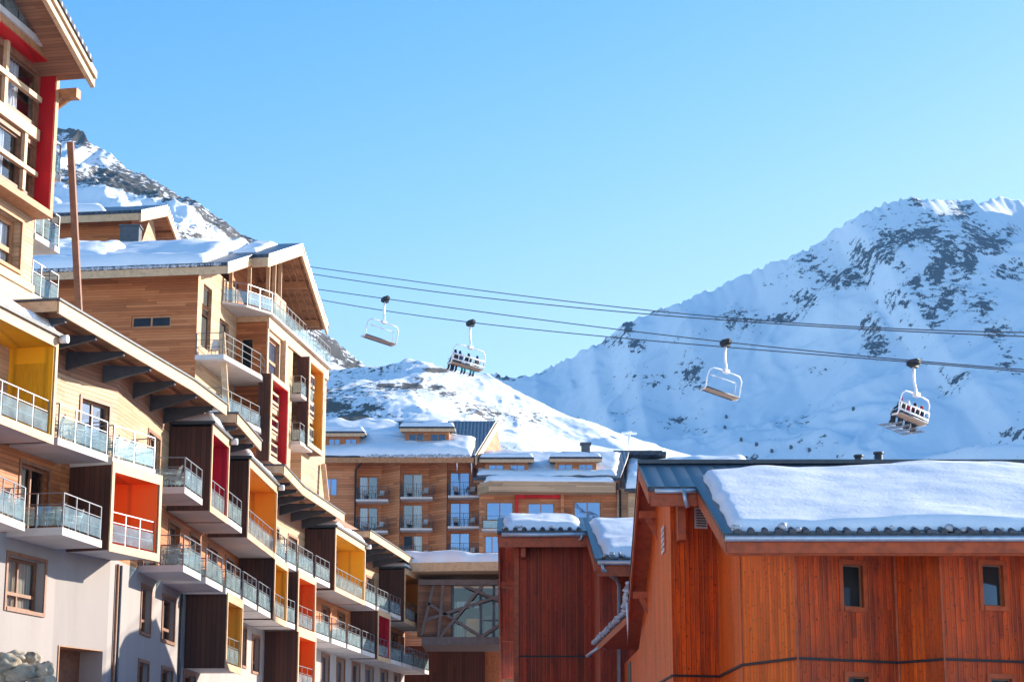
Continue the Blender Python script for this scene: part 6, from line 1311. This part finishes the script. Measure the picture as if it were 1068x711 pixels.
for S_, Mx, nn, wh in ((S4, M4_, names, 'at the far right'),):
    for i, q in enumerate(S_):
        if ski is None:
            mb = MB()
            for s in (-1, 1):
                x = s*0.13; mb.hexa([(x-0.045, -0.35, 0), (x+0.045, -0.35, 0), (x+0.055, 1.15, 0), (x-0.055, 1.15, 0)], [(x-0.045, -0.35, 0.03), (x+0.045, -0.35, 0.03), (x+0.055, 1.15, 0.03), (x-0.055, 1.15, 0.03)])
                mb.hexa([(x-0.055, 1.15, 0), (x+0.055, 1.15, 0), (x+0.01, 1.34, 0.10), (x-0.01, 1.34, 0.10)], [(x-0.055, 1.15, 0.03), (x+0.055, 1.15, 0.03), (x+0.01, 1.34, 0.12), (x-0.01, 1.34, 0.12)])
            o = mb.build('skis', CL['grey']); ski = o
        else: o = ski.copy(); COL.objects.link(o)
        tag(o, 'pair of skis hanging '+nn[i], 'skis', 'skis hanging from the far right chair'); o.matrix_world = Mx @ Matrix.Translation((q[0], 0.30, -3.86))
# ================================================================== pylon on the far hill, rocks and markers on the slope
p = atY(656, 466, 560); pt = atY(656, 450, 560); mb = MB(); mb.tube([p+V((0, 0, -3)), pt], 0.42, 8); mb.beam(pt+V((-2.2, 0, -0.5)), pt+V((2.2, 0, -0.5)), 0.5, 0.6); mb.ell(pt+V((0, 0, -0.3)), (0.9, 0.6, 0.6), 8, 5)
o = mb.build('lift_pylon', 'white'); tag(o, 'small white lift pylon standing on the edge of the sunlit snow hill', 'pylon')
# ================================================================== boulders at the lower left
R = random.Random(5); Yk = 50.5
spec = [(4, 690, 26, 13, 'pale rounded boulder at the left edge of the rock wall'), (24, 701, 30, 14, 'wide flat-topped boulder low in the rock wall'), (16, 685, 24, 9, 'long dark boulder topping the rock wall'), (33, 686, 16, 9, 'small boulder behind the long dark one'), (46, 700, 17, 14, 'upright pale boulder at the right end of the rock wall'), (2, 706, 14, 12, 'round boulder low at the left edge'), (50, 712, 16, 10, 'snow-dusted boulder at the bottom right of the rock wall'), (38, 713, 16, 9, 'dark boulder low between two pale ones'), (12, 716, 22, 10, 'boulder low at the foot of the rock wall')]
for i, (px, py, w_, h_, lab) in enumerate(spec):
    c = atY(px, py, Yk-0.5+R.random()*1.2+(0.8 if py < 690 else 0)); s = Yk/F; mb = MB()
    mb.ell((0, 0, 0), (w_*s*0.60, w_*s*0.55, h_*s*0.74), 28, 18, 0.22, i*3+1)
    for k in range(len(mb.v)):
        v = V(mb.v[k]); n_ = mnoise.noise(v*2.4+V((i*5, 0, 0)))*0.10+abs(mnoise.noise(v*6+V((i*3, 2, 0))))*0.06; v = v*(1+n_); mb.v[k] = tuple(v)
    o = mb.build('boulder', 'rock'); o.location = c; tag(o, lab, 'boulder', 'boulders of the rock wall')
mb = MB(); A = atY(-40, 700, 52.5); mb.prism([(A.x-6, 51.2), (atY(47, 700, 51.2).x, 51.2), (atY(60, 700, 56).x, 56), (A.x-6, 58)], 0.01, 3.9); o = mb.build('earth_bank', 'rock'); tag(o, kind='structure')
# ================================================================== balcony furniture
def mk_seat():
    r = thing('balcony_chair', 'x', 'chair', (0, 0, 0), 'chairs on the balconies')
    mb = MB(); mb.box(-0.23, 0.23, -0.22, 0.24, 0.42, 0.46); mb.build('seat', 'plastic', r)
    mb = MB(); mb.hexa([(-0.23, -0.22, 0.47), (0.23, -0.22, 0.47), (0.23, -0.19, 0.47), (-0.23, -0.19, 0.47)], [(-0.22, -0.36, 0.92), (0.22, -0.36, 0.92), (0.22, -0.33, 0.92), (-0.22, -0.33, 0.92)]); mb.build('backrest', 'plastic', r)
    for sx in (-1, 1):
        for sy in (-1, 1): mb = MB(); mb.tube([(sx*0.2, sy*0.18, 0.42), (sx*0.23, sy*0.24, 0.0)], 0.018, 5); mb.build('leg', 'metal', r)
        mb = MB(); mb.tube([(sx*0.24, -0.28, 0.66), (sx*0.25, 0.2, 0.66), (sx*0.24, 0.2, 0.45)], 0.018, 5); mb.build('armrest', 'plastic', r)
    return r
proto = mk_seat(); first = [True]
def seat(p, z, rot, lab):
    o = proto if first[0] else copy_tree(proto); first[0] = False; o.location = (p[0], p[1], z); o.rotation_euler = (0, 0, rot); o['label'] = lab
nm2 = {0: 'upper balcony right of the yellow box', 1: 'upper balcony above the orange-red box', 2: 'upper balcony left of the crimson box'}
nB2 = len(BAL2)
for i, nm in nm2.items():
    a, b, aw, bw, z = bal_spots[i]
    for s, w_ in ((0.28, 'nearer'), (0.68, 'farther')):
        p = a.lerp(b, s).lerp(aw.lerp(bw, s), 0.42); seat(p, z, 1.7+s, w_+' pale chair on the '+nm)
nm2b = {3: 'upper balcony between the crimson and the orange box', 8: 'upper balcony right of the amber box'}
for i, nm in nm2b.items():
    a, b, aw, bw, z = bal_spots[i]; p = a.lerp(b, 0.5).lerp(aw.lerp(bw, 0.5), 0.42); seat(p, z, 1.9, 'single pale chair on the '+nm)
nm1 = {1: 'middle balcony below the yellow box', 2: 'middle balcony left of the orange-red box', 3: 'middle balcony just right of the orange-red box'}
for i, nm in nm1.items():
    a, b, aw, bw, z = bal_spots[nB2+i]
    for s, w_ in ((0.3, 'nearer'), (0.7, 'farther')):
        p = a.lerp(b, s).lerp(aw.lerp(bw, s), 0.42); seat(p, z, 1.7+s, w_+' pale chair on the '+nm)
seat(NICHE[0], NICHE[1], 0.6, 'pale chair on the niche balcony of the gabled timber block')
cn = ['left', 'middle', 'right']; rn = ['top', 'second', 'third']
for c, r_, fr, a, b, z in far_bal:
    if r_ == 2 and c == 0: continue
    for s, w_ in ((0.28, 'left'), (0.74, 'right')):
        p = fr.p(a+(b-a)*s, -0.2, 0); seat(p, z, math.pi+(0.5 if s < 0.5 else -0.5), f'{w_} chair on the {rn[r_]} balcony of the {cn[c]} column on the far timber house')

# small dark rocks standing on the shaded slope of the right mountain
bpy.context.view_layer.update(); rm = bpy.data.objects['right_mountain']; src = None
for px, py in ((756, 447), (773, 460), (789, 465), (805, 472), (825, 468), (844, 471), (757.5, 436), (890, 428)):
    a, b = ray(px, py); ok, loc, nrm, fi = rm.ray_cast(V((0, 0, CZ)), V((a, 1, b)).normalized())
    if not ok: continue
    if src is None:
        mb = MB(); mb.ell((0, 0, 1.6), (1.9, 1.7, 2.6), 10, 7, 0.3, 3); o = mb.build('slope_rock', plain('dark_rock', (0.05, 0.055, 0.07), 0.9, 0.3, 1.0)); src = o
    else: o = src.copy(); COL.objects.link(o)
    o.location = loc; tag(o, 'small dark rock standing alone on the shaded lower slope of the right mountain', 'rock', 'lone rocks on the shaded slope')
